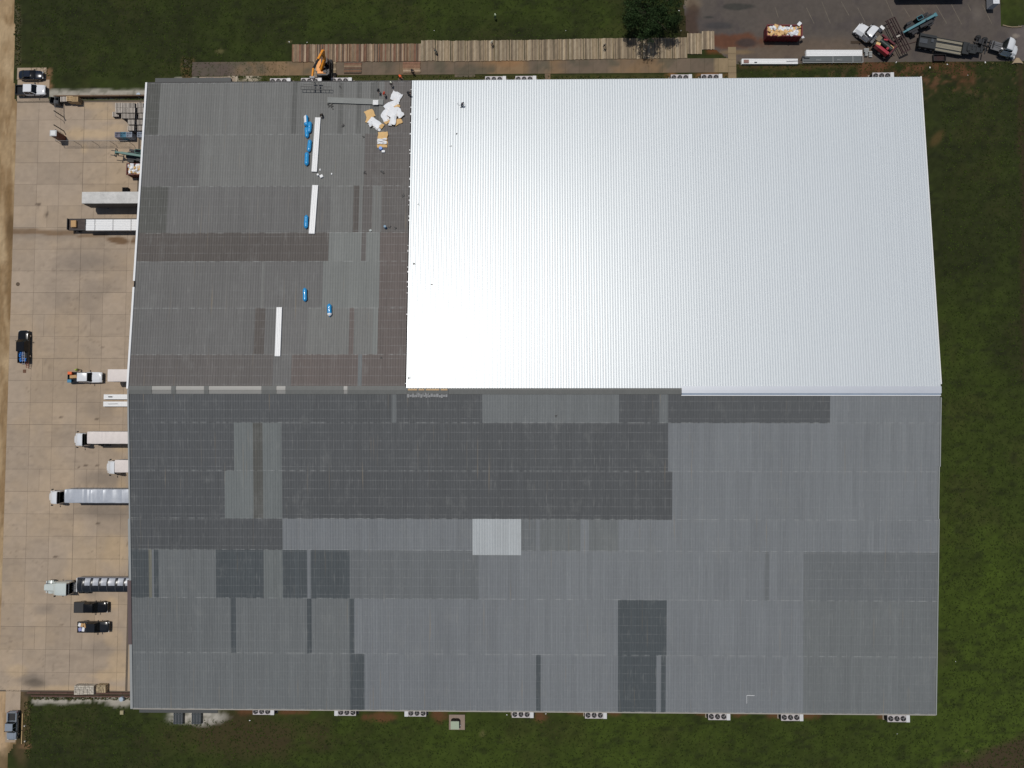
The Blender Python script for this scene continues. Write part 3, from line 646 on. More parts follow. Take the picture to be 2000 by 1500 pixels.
for i, (px_, side, fl, lb) in enumerate(CU):
    if side == 'N':
        top = 152.5 - (px_ - 547) * .0095; p = at(px_, top, 1.5); loc = (p.x, p.y - .78, 0); rz = 0
    else:
        top = 1396.5 + (px_ - 514) * .0115; p = at(px_, top, 1.5); loc = (p.x, p.y + .78, 0); rz = PI
    flip = (rz == PI) != (fl == -1)
    # at the south wall the control box must stay on the right unless flipped
    if cproto is None: cproto = condenser(); o = cproto; o.location = loc
    else: o = copy_tree(cproto, loc)
    o.rotation_euler = (0, 0, 0)
    o.scale = (fl, -1 if side == 'S' else 1, 1)
    tag(o, lb, 'condenser', 'condenser units along the warehouse walls')
# ------------------------------------------------------------------ vehicles (local axes: x forward, y left, z up; origin on the ground at the centre)
m_tyre = M('tyre', (.018, .018, .018), .85, var=.1); m_rim = M('rim', (.42, .42, .43), .35, metal=.7, var=.05); m_glass = M('dark_glass', (.006, .007, .008), .08, var=.02, spec=.45)
m_chrome = M('chrome', (.55, .55, .56), .2, metal=.9, var=.05); m_blackp = M('black_plastic', (.02, .02, .021), .55, var=.1); m_red = M('tail_red', (.35, .02, .02), .3, var=.02); m_lamp = M('lamp_lens', (.6, .6, .58), .15, var=.02)
m_frame = M('chassis_black', (.02, .02, .022), .6, var=.15); m_steel = M('dull_steel', (.16, .16, .165), .5, metal=.4, var=.15)
def wheel(parent, x, y, r=.4, w_=.26, name='wheel', z=None):
    z = r if z is None else z; n = 16
    mb = MB(); prof = [(0.6, -.5), (.93, -.5), (1, -.32), (1, .32), (.93, .5), (.6, .5)]
    rings = [[(x + math.cos(2 * PI * i / n) * r * a, y + b * w_, z + math.sin(2 * PI * i / n) * r * a) for i in range(n)] for a, b in prof]
    mb.loft(rings, cap=True); o = mb.build(name, m_tyre, parent)
    s = 1 if y > 0 else -1
    MB().cyl((x, y + s * w_ * .42, z), (x, y + s * w_ * .52, z), r * .58, r * .5, 12).build('rim', m_rim, o)
    return o
def section(x, w_, zb, zt, rd=.12, rb=.12):
    return [(x, -w_ + rb, zb), (x, -w_, zb + rb), (x, -w_, zt - rd * 1.6), (x, -w_ + rd * .35, zt - rd * .45), (x, -w_ + rd * 1.5, zt), (x, 0, zt + .03),
            (x, w_ - rd * 1.5, zt), (x, w_ - rd * .35, zt - rd * .45), (x, w_, zt - rd * 1.6), (x, w_, zb + rb), (x, w_ - rb, zb)]
def hull(st, mb=None, mat=0, rd=.12):
    mb = mb or MB(); mb.loft([section(x, w_, zb, zt, min(rd, (zt - zb) * .3)) for x, w_, zb, zt in st], mat); return mb
def cabin(par, belt, roof, zb, zt, paint, wb, wr, nm='roof'):
    """glasshouse: belt=(x0,x1) at zb, roof=(x0,x1) at zt"""
    (b0, b1), (r0, r1) = belt, roof
    g = MB(); k = .9
    lo = [(b0, -wb), (b1 - .18, -wb), (b1, -wb * .72), (b1, wb * .72), (b1 - .18, wb), (b0, wb)]
    hi = [(r0, -wr), (r1 - .1, -wr), (r1, -wr * .8), (r1, wr * .8), (r1 - .1, wr), (r0, wr)]
    g.loft([[(x, y, zb) for x, y in lo], [(x, y, zt - .05) for x, y in hi]]); g.build('window', m_glass, par)
    m = MB(); e = .03
    up = [(r0 - e, -wr - e), (r1 - .1, -wr - e), (r1 + e, -wr * .8), (r1 + e, wr * .8), (r1 - .1, wr + e), (r0 - e, wr + e)]
    m.loft([[(x, y, zt - .07) for x, y in up], [(x * 1 + 0, y * .985, zt - .01) for x, y in up], [((x - (r0 + r1) / 2) * .93 + (r0 + r1) / 2, y * .92, zt + .035) for x, y in up]]); m.build(nm, paint, par)
    p = MB()
    for s in (-1, 1):
        p.bar((b1 - .16, s * (wb + .01), zb), (r1 - .08, s * (wr + .01), zt - .04), .07, .07)
        p.bar((b0 + .04, s * (wb + .0), zb), (r0 + .05, s * (wr + .0), zt - .04), .1, .1)
        xm = (b0 + b1) / 2 - .1; p.bar((xm, s * (wb + .015), zb), (xm, s * (wr + .015), zt - .04), .07, .05)
    p.build('pillar', paint, par, smooth=False)
def trim_bits(par, xf, xr, w_, zl, paint, mirror_x, zm, chrome=True):
    fb = [(xf - .3, -w_ * .95), (xf - .08, -w_ * .86), (xf + .03, -w_ * .6), (xf + .03, w_ * .6), (xf - .08, w_ * .86), (xf - .3, w_ * .95)]
    MB().prism(fb, .42, .62).build('front_bumper', m_chrome if chrome else m_blackp, par)
    MB().prism([(xr + .06, -w_ * .92), (xr + .06, w_ * .92), (xr - .1, w_ * .84), (xr - .1, -w_ * .84)][::-1], .46, .64).build('rear_bumper', m_chrome if chrome else m_blackp, par)
    B((xf - .01, 0, zl - .02), (.05, w_ * 1.1, .28)).build('grille', m_blackp, par)
    for s in (-1, 1):
        B((xf - .09, s * (w_ - .25), zl), (.16, .36, .2)).build('headlight', m_lamp, par)
        B((xr + .02, s * (w_ - .09), zl + .02), (.06, .13, .34)).build('tail_light', m_red, par)
        MB().box((mirror_x, s * (w_ + .17), zm), (.12, .3, .2)).bar((mirror_x, s * (w_ - .1), zm - .05), (mirror_x, s * (w_ + .1), zm - .03), .05).build('mirror', m_blackp, par)
def pickup(name, label, loc, rz, L=5.9, W=2.0, paint=None, roofp=None, group=None, bedload=None, chrome=False, bed_dark=True, hoodp=None, cover=False):
    r = thing(name, label, 'pickup truck', loc, rz, group); h = L / 2; w_ = W / 2
    c0 = -h + L * .335; c1 = c0 + L * .36     # cab
    st = [(c0, w_ * .985, .42, 1.08), (c1 - .3, w_, .42, 1.10), (c1 + .1, w_, .42, 1.12), (h - .75, w_ * .985, .44, 1.10), (h - .3, w_ * .95, .46, 1.06), (h - .08, w_ * .86, .5, .98), (h, w_ * .7, .55, .9)]
    hull(st).build('body', paint, r)
    mb = MB(); hull([(-h + .04, w_ * .96, .45, .72), (-h + .2, w_ * .98, .45, .74), (c0, w_ * .985, .45, .74)], mb)
    for s in (-1, 1): mb.box((( -h + c0) / 2, s * (w_ - .1), .92), (c0 + h - .04, .18, .4))
    mb.box((-h + .09, 0, .92), (.1, W - .2, .4)); mb.build('bed', paint, r)
    B(((-h + c0) / 2 + .04, 0, .77), (c0 + h - .2, W - .4, .05)).build('bed_liner', m_blackp if bed_dark else m_steel, r, smooth=False)
    if cover: MB().box(((-h + c0) / 2, 0, 1.14), (c0 + h - .06, W - .12, .05)).build('bed_cover', m_blackp, r)
    # hood bulge
    hp = hoodp or paint
    MB().loft([[(c1 + .12, -w_ * .62, 1.1), (c1 + .12, -w_ * .5, 1.17), (c1 + .12, w_ * .5, 1.17), (c1 + .12, w_ * .62, 1.1)], [(h - .35, -w_ * .55, 1.04), (h - .35, -w_ * .45, 1.12), (h - .35, w_ * .45, 1.12), (h - .35, w_ * .55, 1.04)]]).build('hood', hp, r)
    cabin(r, (c0 + .02, c1 + .28), (c0 + .12, c1 - .42), 1.08, 1.84, roofp or paint, w_ * .93, w_ * .76)
    trim_bits(r, h, -h, w_, .82, paint, c1 - .1, 1.2, chrome)
    for x in (h - L * .165, -h + L * .21):
        for s in (-1, 1): wheel(r, x, s * (w_ - .13), .4)
    return r
def sedan(label, loc, rz, paint, L=4.75, W=1.84):
    r = thing('sedan', label, 'car', loc, rz); h = L / 2; w_ = W / 2
    st = [(-h, w_ * .62, .5, .84), (-h + .12, w_ * .8, .4, .95), (-h + .5, w_ * .93, .34, 1.02), (-.9, w_ * .99, .3, 1.0), (.3, w_, .3, .98), (1.1, w_ * .98, .32, .95), (h - .6, w_ * .93, .34, .86), (h - .2, w_ * .8, .4, .74), (h, w_ * .58, .5, .66)]
    hull(st, rd=.16).build('body', paint, r)
    cabin(r, (-1.75, 1.05), (-1.0, .18), .96, 1.42, paint, w_ * .87, w_ * .66)
    trim_bits(r, h - .02, -h + .02, w_ * .82, .62, paint, .75, .98, False)
    for x in (h - .95, -h + 1.0):
        for s in (-1, 1): wheel(r, x, s * (w_ - .12), .33, .22)
    return r
p_black = M('paint_black', (.005, .005, .005), .2, var=.04, coat=.35, spec=.35); p_navy = M('paint_navy', (.007, .012, .022), .2, var=.04, coat=.6); p_white = M('paint_white', (.74, .75, .76), .25, var=.03, coat=.6)
p_silver = M('paint_silver', (.33, .37, .41), .28, metal=.3, var=.03, coat=.6); p_grey = M('paint_grey_black', (.010, .011, .012), .25, var=.05, coat=.4)
W2 = lambda a, b, c, d, z: ((at(a, b, z) + at(c, d, z)) / 2)
def park(a, b, c, d, z): p = W2(a, b, c, d, z); return (p.x, p.y, .03)
sedan('dark navy sedan parked nose toward the lawn on the pad above the white pickup', park(37, 146, 83, 146, .9), 0, p_navy)
pk = pickup('pickup_truck', 'white pickup truck with black bed parked just below the navy sedan', park(31, 176, 89, 176, .9), 0, 5.85, 1.98, p_white, bed_dark=True)
for ch in pk.children:
    if ch.name.startswith('bed'): ch.data.materials.clear(); ch.data.materials.append(p_grey)
p3 = at(46, 677, .9)
bk = pickup('pickup_truck', 'lone black pickup truck with blue bundles and ladder in its bed, near the dirt road', (p3.x, p3.y, .03), PI / 2 + .02, 6.2, 2.03, p_black)
pickup('pickup_truck', 'black pickup truck below the tarped dump trailer, upper one of two', park(144, 1186, 212, 1186, .9), 0, 6.3, 2.03, p_black, cover=True)
pk5 = pickup('pickup_truck', 'black pickup truck with rubbish bags in its open bed, lower one of two', park(150.5, 1224.5, 215, 1224.5, .9), 0, 5.95, 2.03, p_grey, bed_dark=False)
p7 = at(24, 1417.5, .9)
pickup('pickup_truck', 'silver pickup truck facing down the picture at the lower left corner', (p7.x, p7.y, .03), -PI / 2, 5.1, 1.85, p_silver, chrome=True)
pw = pickup('pickup_truck', 'white work pickup with black flat bed loaded with boxes, person at its side', park(130, 737, 203, 737, .9), 0, 6.6, 2.05, p_white)
for ch in pw.children:
    if ch.name.startswith('bed'): ch.data.materials.clear(); ch.data.materials.append(p_grey)
    if ch.name.startswith('front_bumper'): ch.data.materials.clear(); ch.data.materials.append(m_blackp)
# loads in the beds
def crate(label, p, d, mat, rz=0, cat='box', name='box', group=None, bev=True):
    x, y, z = d; mb = MB().box((0, 0, z / 2), d); mb.box((0, 0, z + .012), (x * .92, y * .92, .03)); mb.box((0, 0, z * .9), (x + .04, y + .04, z * .12))
    o = mb.build(name, mat, None, smooth=False); o.location = p; o.rotation_euler = (0, 0, rz); return tag(o, label, cat, group)
m_orange = M('orange_plastic', S(214, 96, 40), .5, var=.06); m_blue = M('blue_plastic', S(30, 110, 180), .4, var=.1); m_teal = M('teal_paint', S(38, 92, 84), .45, var=.12); m_card = M('cardboard', S(176, 140, 96), .8, var=.1)
m_wood = M('raw_timber', S(168, 138, 100), .85, var=.2, scale=2, rnd=.12, stretch=(1, 6, 6)); m_paper = M('white_sheet_plastic', (.8, .8, .79), .45, var=.05, scale=3)
def lp(root, x, y, z): # local place on a vehicle
    v = Matrix.Rotation(root.rotation_euler.z, 3, 'Z') @ Vector((x, y, z)); return tuple(Vector(root.location) + v)
crate('orange toolbox on the upper rear corner of the white work pickup', lp(pw, -2.7, .78, .8), (.75, .5, .6), m_orange)
crate('blue cooler on the lower rear corner of the white work pickup', lp(pw, -2.8, -.72, .8), (.75, .55, .5), M('cooler_blue', S(60, 120, 150), .5))
crate('long tan cardboard carton in the bed of the white work pickup', lp(pw, -2.1, .12, .8), (1.3, .55, .45), m_card, .08)
crate('small tan carton against the cab of the white work pickup', lp(pw, -1.35, .0, .8), (.3, .4, .4), m_card, 0)
mb = MB()
for i in range(7): mb.bar((-2.9 + i * .26, -.35, 1.16), (-2.9 + i * .26, .05, 1.16), .04)
mb.bar((-3.0, -.35, 1.16), (-1.3, -.35, 1.16), .04); mb.bar((-3.0, .05, 1.16), (-1.3, .05, 1.16), .04)
for x in (-2.9, -1.35):
    for y in (-.35, .05): mb.bar((x, y, .8), (x, y, 1.16), .04)
o = mb.build('rack', m_blackp, None, smooth=False); o.location = pw.location; tag(o, 'low black wire rack in the bed of the white work pickup', 'rack')
for i, (x, y, dx, dy, m_, lb) in enumerate(((-2.5, .45, .5, .6, m_paper, 'white bag'), (-2.05, .4, .5, .6, m_card, 'brown carton'), (-2.4, -.4, .6, .6, M('lilac_bag', S(130, 135, 175), .6), 'pale blue bag'), (-1.8, -.4, .45, .7, m_paper, 'white sack'), (-1.55, .3, .3, .8, m_card, 'flat tan box'))):
    crate(lb + ' in the open bed of the lower of the two black pickups', lp(pk5, x, y, .82), (dx, dy, .3), m_, random.uniform(-.3, .3), 'bag', 'bag')
# blue bundles: coils and clamps in the bed of the lone black pickup
m_bl2 = M('bright_blue', S(30, 115, 195), .4, var=.1)
for i in range(12):
    x = -2.7 + (i % 5) * .38 + random.uniform(-.06, .06); y = .55 - (i // 5) * .48 + random.uniform(-.08, .08)
    mb = MB().cyl((0, 0, 0), (0, 0, .2), .17, .15, 8); mb.bar((-.2, -.06, .23), (.2, .1, .23), .08)
    o = mb.build('cable_bundle', m_bl2); o.location = lp(bk, x, y, .8); o.rotation_euler = (0, 0, random.uniform(0, 3)); tag(o, 'small bright blue bundle heaped among others in the lone black pickup', 'bundle', 'blue bundles in the black pickup bed')
def ladder(label, a, b, wd, n, mat, th=.07):
    mb = MB(); a = Vector(a); b = Vector(b); d = (b - a); s = Vector((-d.y, d.x, 0)).normalized() * wd / 2
    for t in (-1, 1): mb.bar(a + s * t, b + s * t, th, th)
    r = MB()
    for i in range(n): q = a + d * ((i + .5) / n); r.bar(q - s, q + s, th * .8)
    t_ = thing('ladder', label, 'ladder', a); mb.v = [tuple(Vector(v) - a) for v in mb.v]; r.v = [tuple(Vector(v) - a) for v in r.v]
    mb.build('rail', mat, t_, smooth=False); r.build('rung', mat, t_, smooth=False); return t_
m_alu = M('aluminium', (.5, .5, .52), .35, metal=.6, var=.05)
ladder('grey ladder lying along the bed of the lone black pickup', at(46, 683, 1.3), at(46, 712, 1.0), .42, 9, m_alu)
ladder('short rust red ladder section sticking out behind the lone black pickup', at(53, 706, 1.0), at(53.5, 719, .6), .42, 4, M('rust_red', S(130, 78, 58), .7))
crate('rusty square drain cover in the concrete below the lone black pickup', at(48, 725, .03), (.55, .6, .03), M('rust_iron', S(96, 66, 48), .8, var=.25), 0, 'drain cover', 'drain_cover')
mb = MB().cyl((0, 0, 0), (0, 0, .03), .38, n=16).cyl((0, 0, .03), (0, 0, .045), .3, n=16)
o = mb.build('manhole_cover', M('manhole_iron', S(84, 70, 54), .8)); o.location = at(35, 555, .03); tag(o, 'small round manhole cover near the left edge of the concrete lot', 'manhole cover')
# ------------------------------------------------------------------ semi trailers and tractors
def trailer(label, loc, rz, L, W=2.6, z0=1.15, z1=4.1, side=None, top=None, kind='box', name='semi_trailer', cat='semi trailer', axles=True):
    """origin under the rear end, body runs forward (+x) to L"""
    r = thing(name, label, cat, loc, rz); w_ = W / 2
    MB().box((L / 2, 0, (z0 + z1) / 2 - .02), (L, W, z1 - z0 - .04)).build('body', side, r, smooth=False)
    m = MB(); n = int(L / .32); rr = random.Random(hash(label) % 1000)
    rings = []
    for i in range(n + 1):
        x = L * i / n; zz = z1 + rr.uniform(-.012, .035) * (1 if kind != 'tarp' else 2.2)
        rings.append([(x, -w_ - .015, z1 - .1), (x, -w_ - .015, z1 + .0), (x, -w_ * .9, zz + .02), (x, -w_ * .35, zz + .05 + rr.uniform(-.02, .02)), (x, w_ * .35, zz + .05 + rr.uniform(-.02, .02)), (x, w_ * .9, zz + .02), (x, w_ + .015, z1), (x, w_ + .015, z1 - .1)])
    m.loft(rings); m.build('roof', top, r, ang=.25)
    rb_ = MB()
    for i in range(int(L / .6)):
        for s in (-1, 1): rb_.box((.4 + i * .6, s * (w_ + .015), (z0 + z1) / 2), (.06, .04, z1 - z0 - .3))
    rb_.build('side_post', side, r, smooth=False)
    B((L / 2, 0, z0 - .1), (L - .4, .9, .2)).build('frame', m_frame, r, smooth=False)
    B((L + .05, 0, z1 - .7), (.12, 1.2, .9)).build('front_panel', m_steel, r, smooth=False)
    g_ = MB()
    for s in (-1, 1): g_.box((L - 2.6, s * .8, .65), (.15, .15, 1.1)); g_.box((L - 2.6, s * .8, .06), (.3, .3, .1))
    g_.box((L - 2.6, 0, .95), (.1, 1.7, .1)); g_.build('landing_gear', m_steel, r, smooth=False)
    for x in (1.5, 2.8):
        for s in (-1, 1): wheel(r, x, s * (w_ - .3), .5, .5)
    for s in (-1, 1): B((.0, s * .6, (z0 + z1) / 2), (.06, 1.18, z1 - z0 - .2)).build('rear_door', side, r, smooth=False)
    return r
def tractor(label, loc, rz, paint, L=6.6, hood=1.3, cab=1.9, zr=3.1, W=2.4, deck=None, conv=False, back=None):
    """origin at the centre of the front bumper on the ground, x forward: the truck runs to -L"""
    r = thing('truck_tractor', label, 'truck', loc, rz); w_ = W / 2
    fr = MB(); [fr.box((-L / 2 - .3, s * .42, .85), (L - .4, .12, .28)) for s in (-1, 1)]
    for x in (-L + .3, -L + 1.6, -hood - cab - .4): fr.box((x, 0, .85), (.14, .9, .2))
    fr.build('chassis', m_frame, r, smooth=False)
    # hood
    if conv:
        MB().loft([[(-hood, -.75, .9), (-hood, -.75, 1.7), (-hood, -.45, 1.95), (-hood, .45, 1.95), (-hood, .75, 1.7), (-hood, .75, .9)], [(-.15, -.6, .7), (-.15, -.6, 1.45), (-.15, -.4, 1.62), (-.15, .4, 1.62), (-.15, .6, 1.45), (-.15, .6, .7)]]).build('hood', paint, r)
        for s in (-1, 1):
            f = MB(); rg = []
            for k in range(9):
                t = PI * k / 8; rg.append([(-1.0 + math.cos(t) * .72, s * .72, .55 + math.sin(t) * .7), (-1.0 + math.cos(t) * .72, s * 1.22, .5 + math.sin(t) * .62), (-1.0 + math.cos(t) * .62, s * 1.22, .45 + math.sin(t) * .55), (-1.0 + math.cos(t) * .62, s * .72, .5 + math.sin(t) * .6)])
            f.loft(rg); f.build('fender', paint, r)
    else:
        MB().loft([[(-hood - .15, -w_ + .02, .55), (-hood - .15, -w_, 1.3), (-hood - .15, -w_ + .4, 1.85), (-hood - .15, 0, 1.98), (-hood - .15, w_ - .4, 1.85), (-hood - .15, w_, 1.3), (-hood - .15, w_ - .02, .55)],
                   [(-.6, -w_ + .06, .5), (-.6, -w_ + .03, 1.1), (-.6, -w_ + .45, 1.6), (-.6, 0, 1.7), (-.6, w_ - .45, 1.6), (-.6, w_ - .03, 1.1), (-.6, w_ - .06, .5)],
                   [(-.02, -w_ + .45, .5), (-.02, -w_ + .42, .9), (-.02, -w_ + .6, 1.2), (-.02, 0, 1.28), (-.02, w_ - .6, 1.2), (-.02, w_ - .42, .9), (-.02, w_ - .45, .5)]]).build('hood', paint, r)
    x0, x1 = -hood - cab, -hood
    zw = 2.45 if not conv else 2.35
    MB().box(((x0 + x1) / 2, 0, 1.45), (cab, W - .1, 1.3)).build('cab', paint, r)
    g = MB(); g.loft([[(x1 + .02, -w_ + .1, 1.9), (x1 + .12, -.5, 1.9), (x1 + .12, .5, 1.9), (x1 + .02, w_ - .1, 1.9), (x0 + .1, w_ - .08, 1.9), (x0 + .1, -w_ + .08, 1.9)], [(x1 - .35, -w_ + .22, zw + .1), (x1 - .25, -.5, zw + .1), (x1 - .25, .5, zw + .1), (x1 - .35, w_ - .22, zw + .1), (x0 + .1, w_ - .15, zw + .1), (x0 + .1, -w_ + .15, zw + .1)]]); g.build('windshield', m_glass, r)
    rm = MB(); xs = [(x1 - .22, .0, .72), (x1 - .5, (zr - zw) * .45, .86), (x1 - 1.0, (zr - zw) * .85, .93), (x0, (zr - zw), .95)]
    rm.loft([[(x, -w_ * k, zw + .05), (x, -w_ * k, zw + .1 + up * .8), (x, -w_ * k * .8, zw + .14 + up), (x, w_ * k * .8, zw + .14 + up), (x, w_ * k, zw + .1 + up * .8), (x, w_ * k, zw + .05)] for x, up, k in xs])
    rm.build('cab_roof', paint, r)
    B((x0 + .04, 0, 2.0), (.08, W - .2, zr - 1.1 if zr > 2.8 else 1.3)).build('cab_back', back or paint, r, smooth=False)
    if deck: B((x0 - deck / 2, 0, 1.05), (deck, 1.7, .12)).build('deck_plate', m_steel, r, smooth=False)
    MB().cyl((-L + 1.0, -.5, 1.1), (-L + 1.0, .5, 1.1), .12).box((-L + 1.0, 0, 1.12), (.9, .9, .08)).build('fifth_wheel', m_frame, r)
    MB().box((-.0, 0, .5), (.25, W - .3, .36)).build('bumper', m_chrome if conv else paint, r)
    for s in (-1, 1):
        MB().cyl((x0 + .2, s * .95, .75), (x0 + 1.5, s * .95, .75), .32, n=12).build('fuel_tank', m_chrome, r)
        B((-.22, s * .95, .95), (.2, .35, .22)).build('headlight', m_lamp, r)
        MB().box((x1 - .15, s * (w_ + .28), 2.0), (.12, .2, .5)).bar((x1 - .15, s * w_, 2.2), (x1 - .15, s * (w_ + .3), 2.2), .05).build('mirror', m_blackp, r)
        MB().cyl((x0 - .15, s * (w_ - .15), .9), (x0 - .15, s * (w_ - .15), 3.2 if conv else 2.6), .08).build('exhaust_stack', m_chrome, r)
        wheel(r, -1.05, s * (w_ - .16), .5, .32)
        for x in (-L + .55, -L + 1.85): wheel(r, x, s * (w_ - .25), .5, .5)
    h = MB(); h.bar((x0 - .1, -.2, 1.6), (x0 - deck if deck else x0 - .8, -.1, 1.5), .05); h.bar((x0 - .1, .2, 1.6), (x0 - (deck or .8), .1, 1.45), .05); h.build('air_hose', m_blackp, r, smooth=False)
    return r
WALLX = -69.3
m_dirtyw = M('dirty_white', (.56, .55, .52), .6, var=.28, scale=1.1); m_pinkw = M('bleached_white', S(205, 196, 190), .5, var=.08, scale=1.5); m_slv = M('silver_tarp', S(176, 180, 186), .3, metal=.25, var=.12, scale=1.3)
m_whs = M('white_side', (.5, .5, .5), .5, var=.06); m_dks = M('dark_side', (.06, .062, .066), .5, var=.12)
def dock_trailer(label, px0, pt, pb, side, top, kind='box', z1=4.1, hid=8.0, **k):
    a = at(px0, (pt + pb) / 2, z1); x_r = WALLX; W = at(px0, pt, z1).y - at(px0, pb, z1).y
    return trailer(label, (x_r, a.y, .03), PI, abs(a.x - x_r), W, 1.15, z1, side, top, kind, **k)
dock_trailer('weathered white semi trailer with a mould-streaked roof, no tractor, backed up to the upper docks', 160.3, 375, 397.3, m_dks, m_dirtyw)
dock_trailer('white box trailer without a tractor, docked beside the white work pickup', 210.5, 721.5, 745, m_whs, m_pinkw, z1=3.9)
ta = dock_trailer('long semi trailer with pinkish white roof, hitched to the upper white tractor', 171, 843, 866.5, m_whs, m_pinkw, 'tarp')
tb = dock_trailer('short white box trailer hitched to the rounded white truck with no deck gap', 224.5, 898.5, 922.5, m_whs, m_pinkw, z1=4.0)
tc = dock_trailer('silver grey wrinkled tarp trailer hitched to the middle white tractor', 127, 955.5, 982, m_whs, m_slv, 'tarp')
def dock_tractor(label, pxf, py, zb=1.0, **k):
    a = at(pxf, py, zb); return tractor(label, (a.x, a.y, .03), PI, p_white, **k)
m_gb = M('greenish_black', (.02, .03, .025), .5)
dock_tractor('white tractor truck hitched to the trailer with pinkish white roof', 147, 858, L=6.6, hood=.95, cab=1.7, zr=3.0, deck=1.4, back=m_gb)
dock_tractor('rounded white truck cab nosing out from the short box trailer', 210, 912, L=6.8, hood=1.0, cab=1.6, zr=3.1, deck=.5)
dock_tractor('white tractor truck hitched to the silver tarp trailer', 98, 970, L=7.2, hood=.95, cab=1.7, zr=3.0, deck=1.6, back=m_gb)
# tarped dump trailer and its conventional tractor
p_lg = M('paint_pale_grey', S(186, 193, 188), .3, var=.05, coat=.5)
a = at(87, 1147, 1.3); tractor('pale grey long-nose tractor truck with round fenders, hitched to the black tarped dump trailer', (a.x, a.y, .03), PI, p_lg, L=8.4, hood=2.3, cab=2.9, zr=2.9, conv=True, deck=1.6)
a = at(151, 1142.5, 3.1); r = thing('dump_trailer', 'black tarped dump trailer with glossy humps, hitched to the long-nose grey tractor', 'semi trailer', (WALLX, a.y, .03), PI)
Lt = abs(a.x - WALLX); hw = 1.28
MB().box((Lt / 2, 0, 2.1), (Lt, hw * 2, 1.7)).build('body', M('aluminium_side', (.3, .31, .32), .35, metal=.6, var=.06), r, smooth=False)
m_tarp = M('black_tarp', (.014, .015, .017), .3, var=.15, scale=2, spec=.7); mb = MB(); n = int(Lt / .15); rings = []
for i in range(n + 1):
    x = Lt * i / n; ph = (x % 1.55) / 1.55; sag = .16 * (1 - abs(2 * ph - 1) ** 2)
    rings.append([(x, y * hw, 2.95 + (.42 * (1 - abs(y) ** 2.2)) - sag * (1 - abs(y)) + random.uniform(-.008, .008)) for y in (-1.01, -.99, -.8, -.5, -.2, .1, .4, .7, .9, .99, 1.01)])
mb.loft(rings, cap=False, closed=False); mb.build('tarp', m_tarp, r, ang=.8)
mb = MB()
for i in range(int(Lt / 1.55) + 1):
    x = min(i * 1.55 + .01, Lt)
    for u, v in ((-1, -.6), (-.6, 0), (0, .6), (.6, 1)): mb.bar((x, u * hw, 2.97 + .42 * (1 - abs(u) ** 2.2)), (x, v * hw, 2.97 + .42 * (1 - abs(v) ** 2.2)), .05)
mb.build('tarp_bow', m_steel, r, smooth=False)
# bright patches painting the glossy tarp's highlights on its upper half between the bows
m_highlight = M('tarp_highlight', (.62, .63, .65), .3, metal=.5, var=.3, scale=1.5)
for i in range(int(Lt / 1.55)):
    mb = MB(); x0 = i * 1.55 + .12; x1 = x0 + random.uniform(1.0, 1.3); sg = lambda x, y: 2.99 + .42 * (1 - abs(y) ** 2.2) - .16 * (1 - abs(2 * ((x % 1.55) / 1.55) - 1) ** 2) * (1 - abs(y))
    ys = (-.97, -.7, -.45, -.2, .04)
    mb.loft([[(x, y * hw, sg(x, y)) for y in ys] for x in (x0, (x0 + x1) / 2, x1)], cap=False, closed=False)
    mb.build('highlight_patch', m_highlight, r)
MB().box((Lt / 2, -hw - .05, 2.98), (Lt, .12, .1)).build('side_rail', m_chrome, r, smooth=False); B((Lt / 2, 0, 1.1), (Lt, 1.1, .3)).build('frame', m_frame, r, smooth=False)
for x in (1.5, 2.8):
    for s in (-1, 1): wheel(r, x, s * .98, .5, .5)
mb = MB().bar((Lt + .1, -hw, 3.0), (Lt + .1, hw, 3.0), .16); mb.box((Lt + .05, 0, 2.2), (.1, 2.2, 1.5)); mb.build('head_board', M('board_white', (.6, .6, .6), .5), r, smooth=False)
# flatbed with two stacks of white panels
a = at(134, 438.5, 1.4); fw = at(140, 427.5, 1.4).y - at(140, 449, 1.4).y; Lf = abs(a.x - WALLX)
r = thing('flatbed_trailer', 'dark steel flatbed trailer carrying two long rows of white roof panels', 'flatbed trailer', (WALLX, a.y, .03), PI)
m_deck = M('dark_timber_deck', S(72, 62, 58), .8, var=.2, scale=2, rnd=.1)
mb = MB()
for i in range(9):
    B((Lf / 2, -fw / 2 + .14 + i * (fw - .1) / 9.0 + .02, 1.32), (Lf, (fw - .1) / 9 - .03, .08)).build('deck_plank', m_deck, r, smooth=False)
mb = MB(); [mb.box((Lf / 2, s * fw / 2, 1.28), (Lf, .12, .26)) for s in (-1, 1)]; mb.box((Lf, 0, 1.5), (.12, fw, .7)); mb.box((Lf - 3.35, 0, 1.42), (.1, fw, .14)); mb.build('side_rail', m_frame, r, smooth=False)
B((Lf / 2, 0, 1.1), (Lf, .9, .25)).build('frame', m_frame, r, smooth=False)
for x in (1.5, 2.8, Lf - 1.2):
    for s in (-1, 1): wheel(r, x, s * .98, .5, .5)
m_panel = M('white_panel', (.80, .80, .79), .4, var=.03, scale=.7); m_strap = M('strap_grey', (.25, .25, .26), .6)
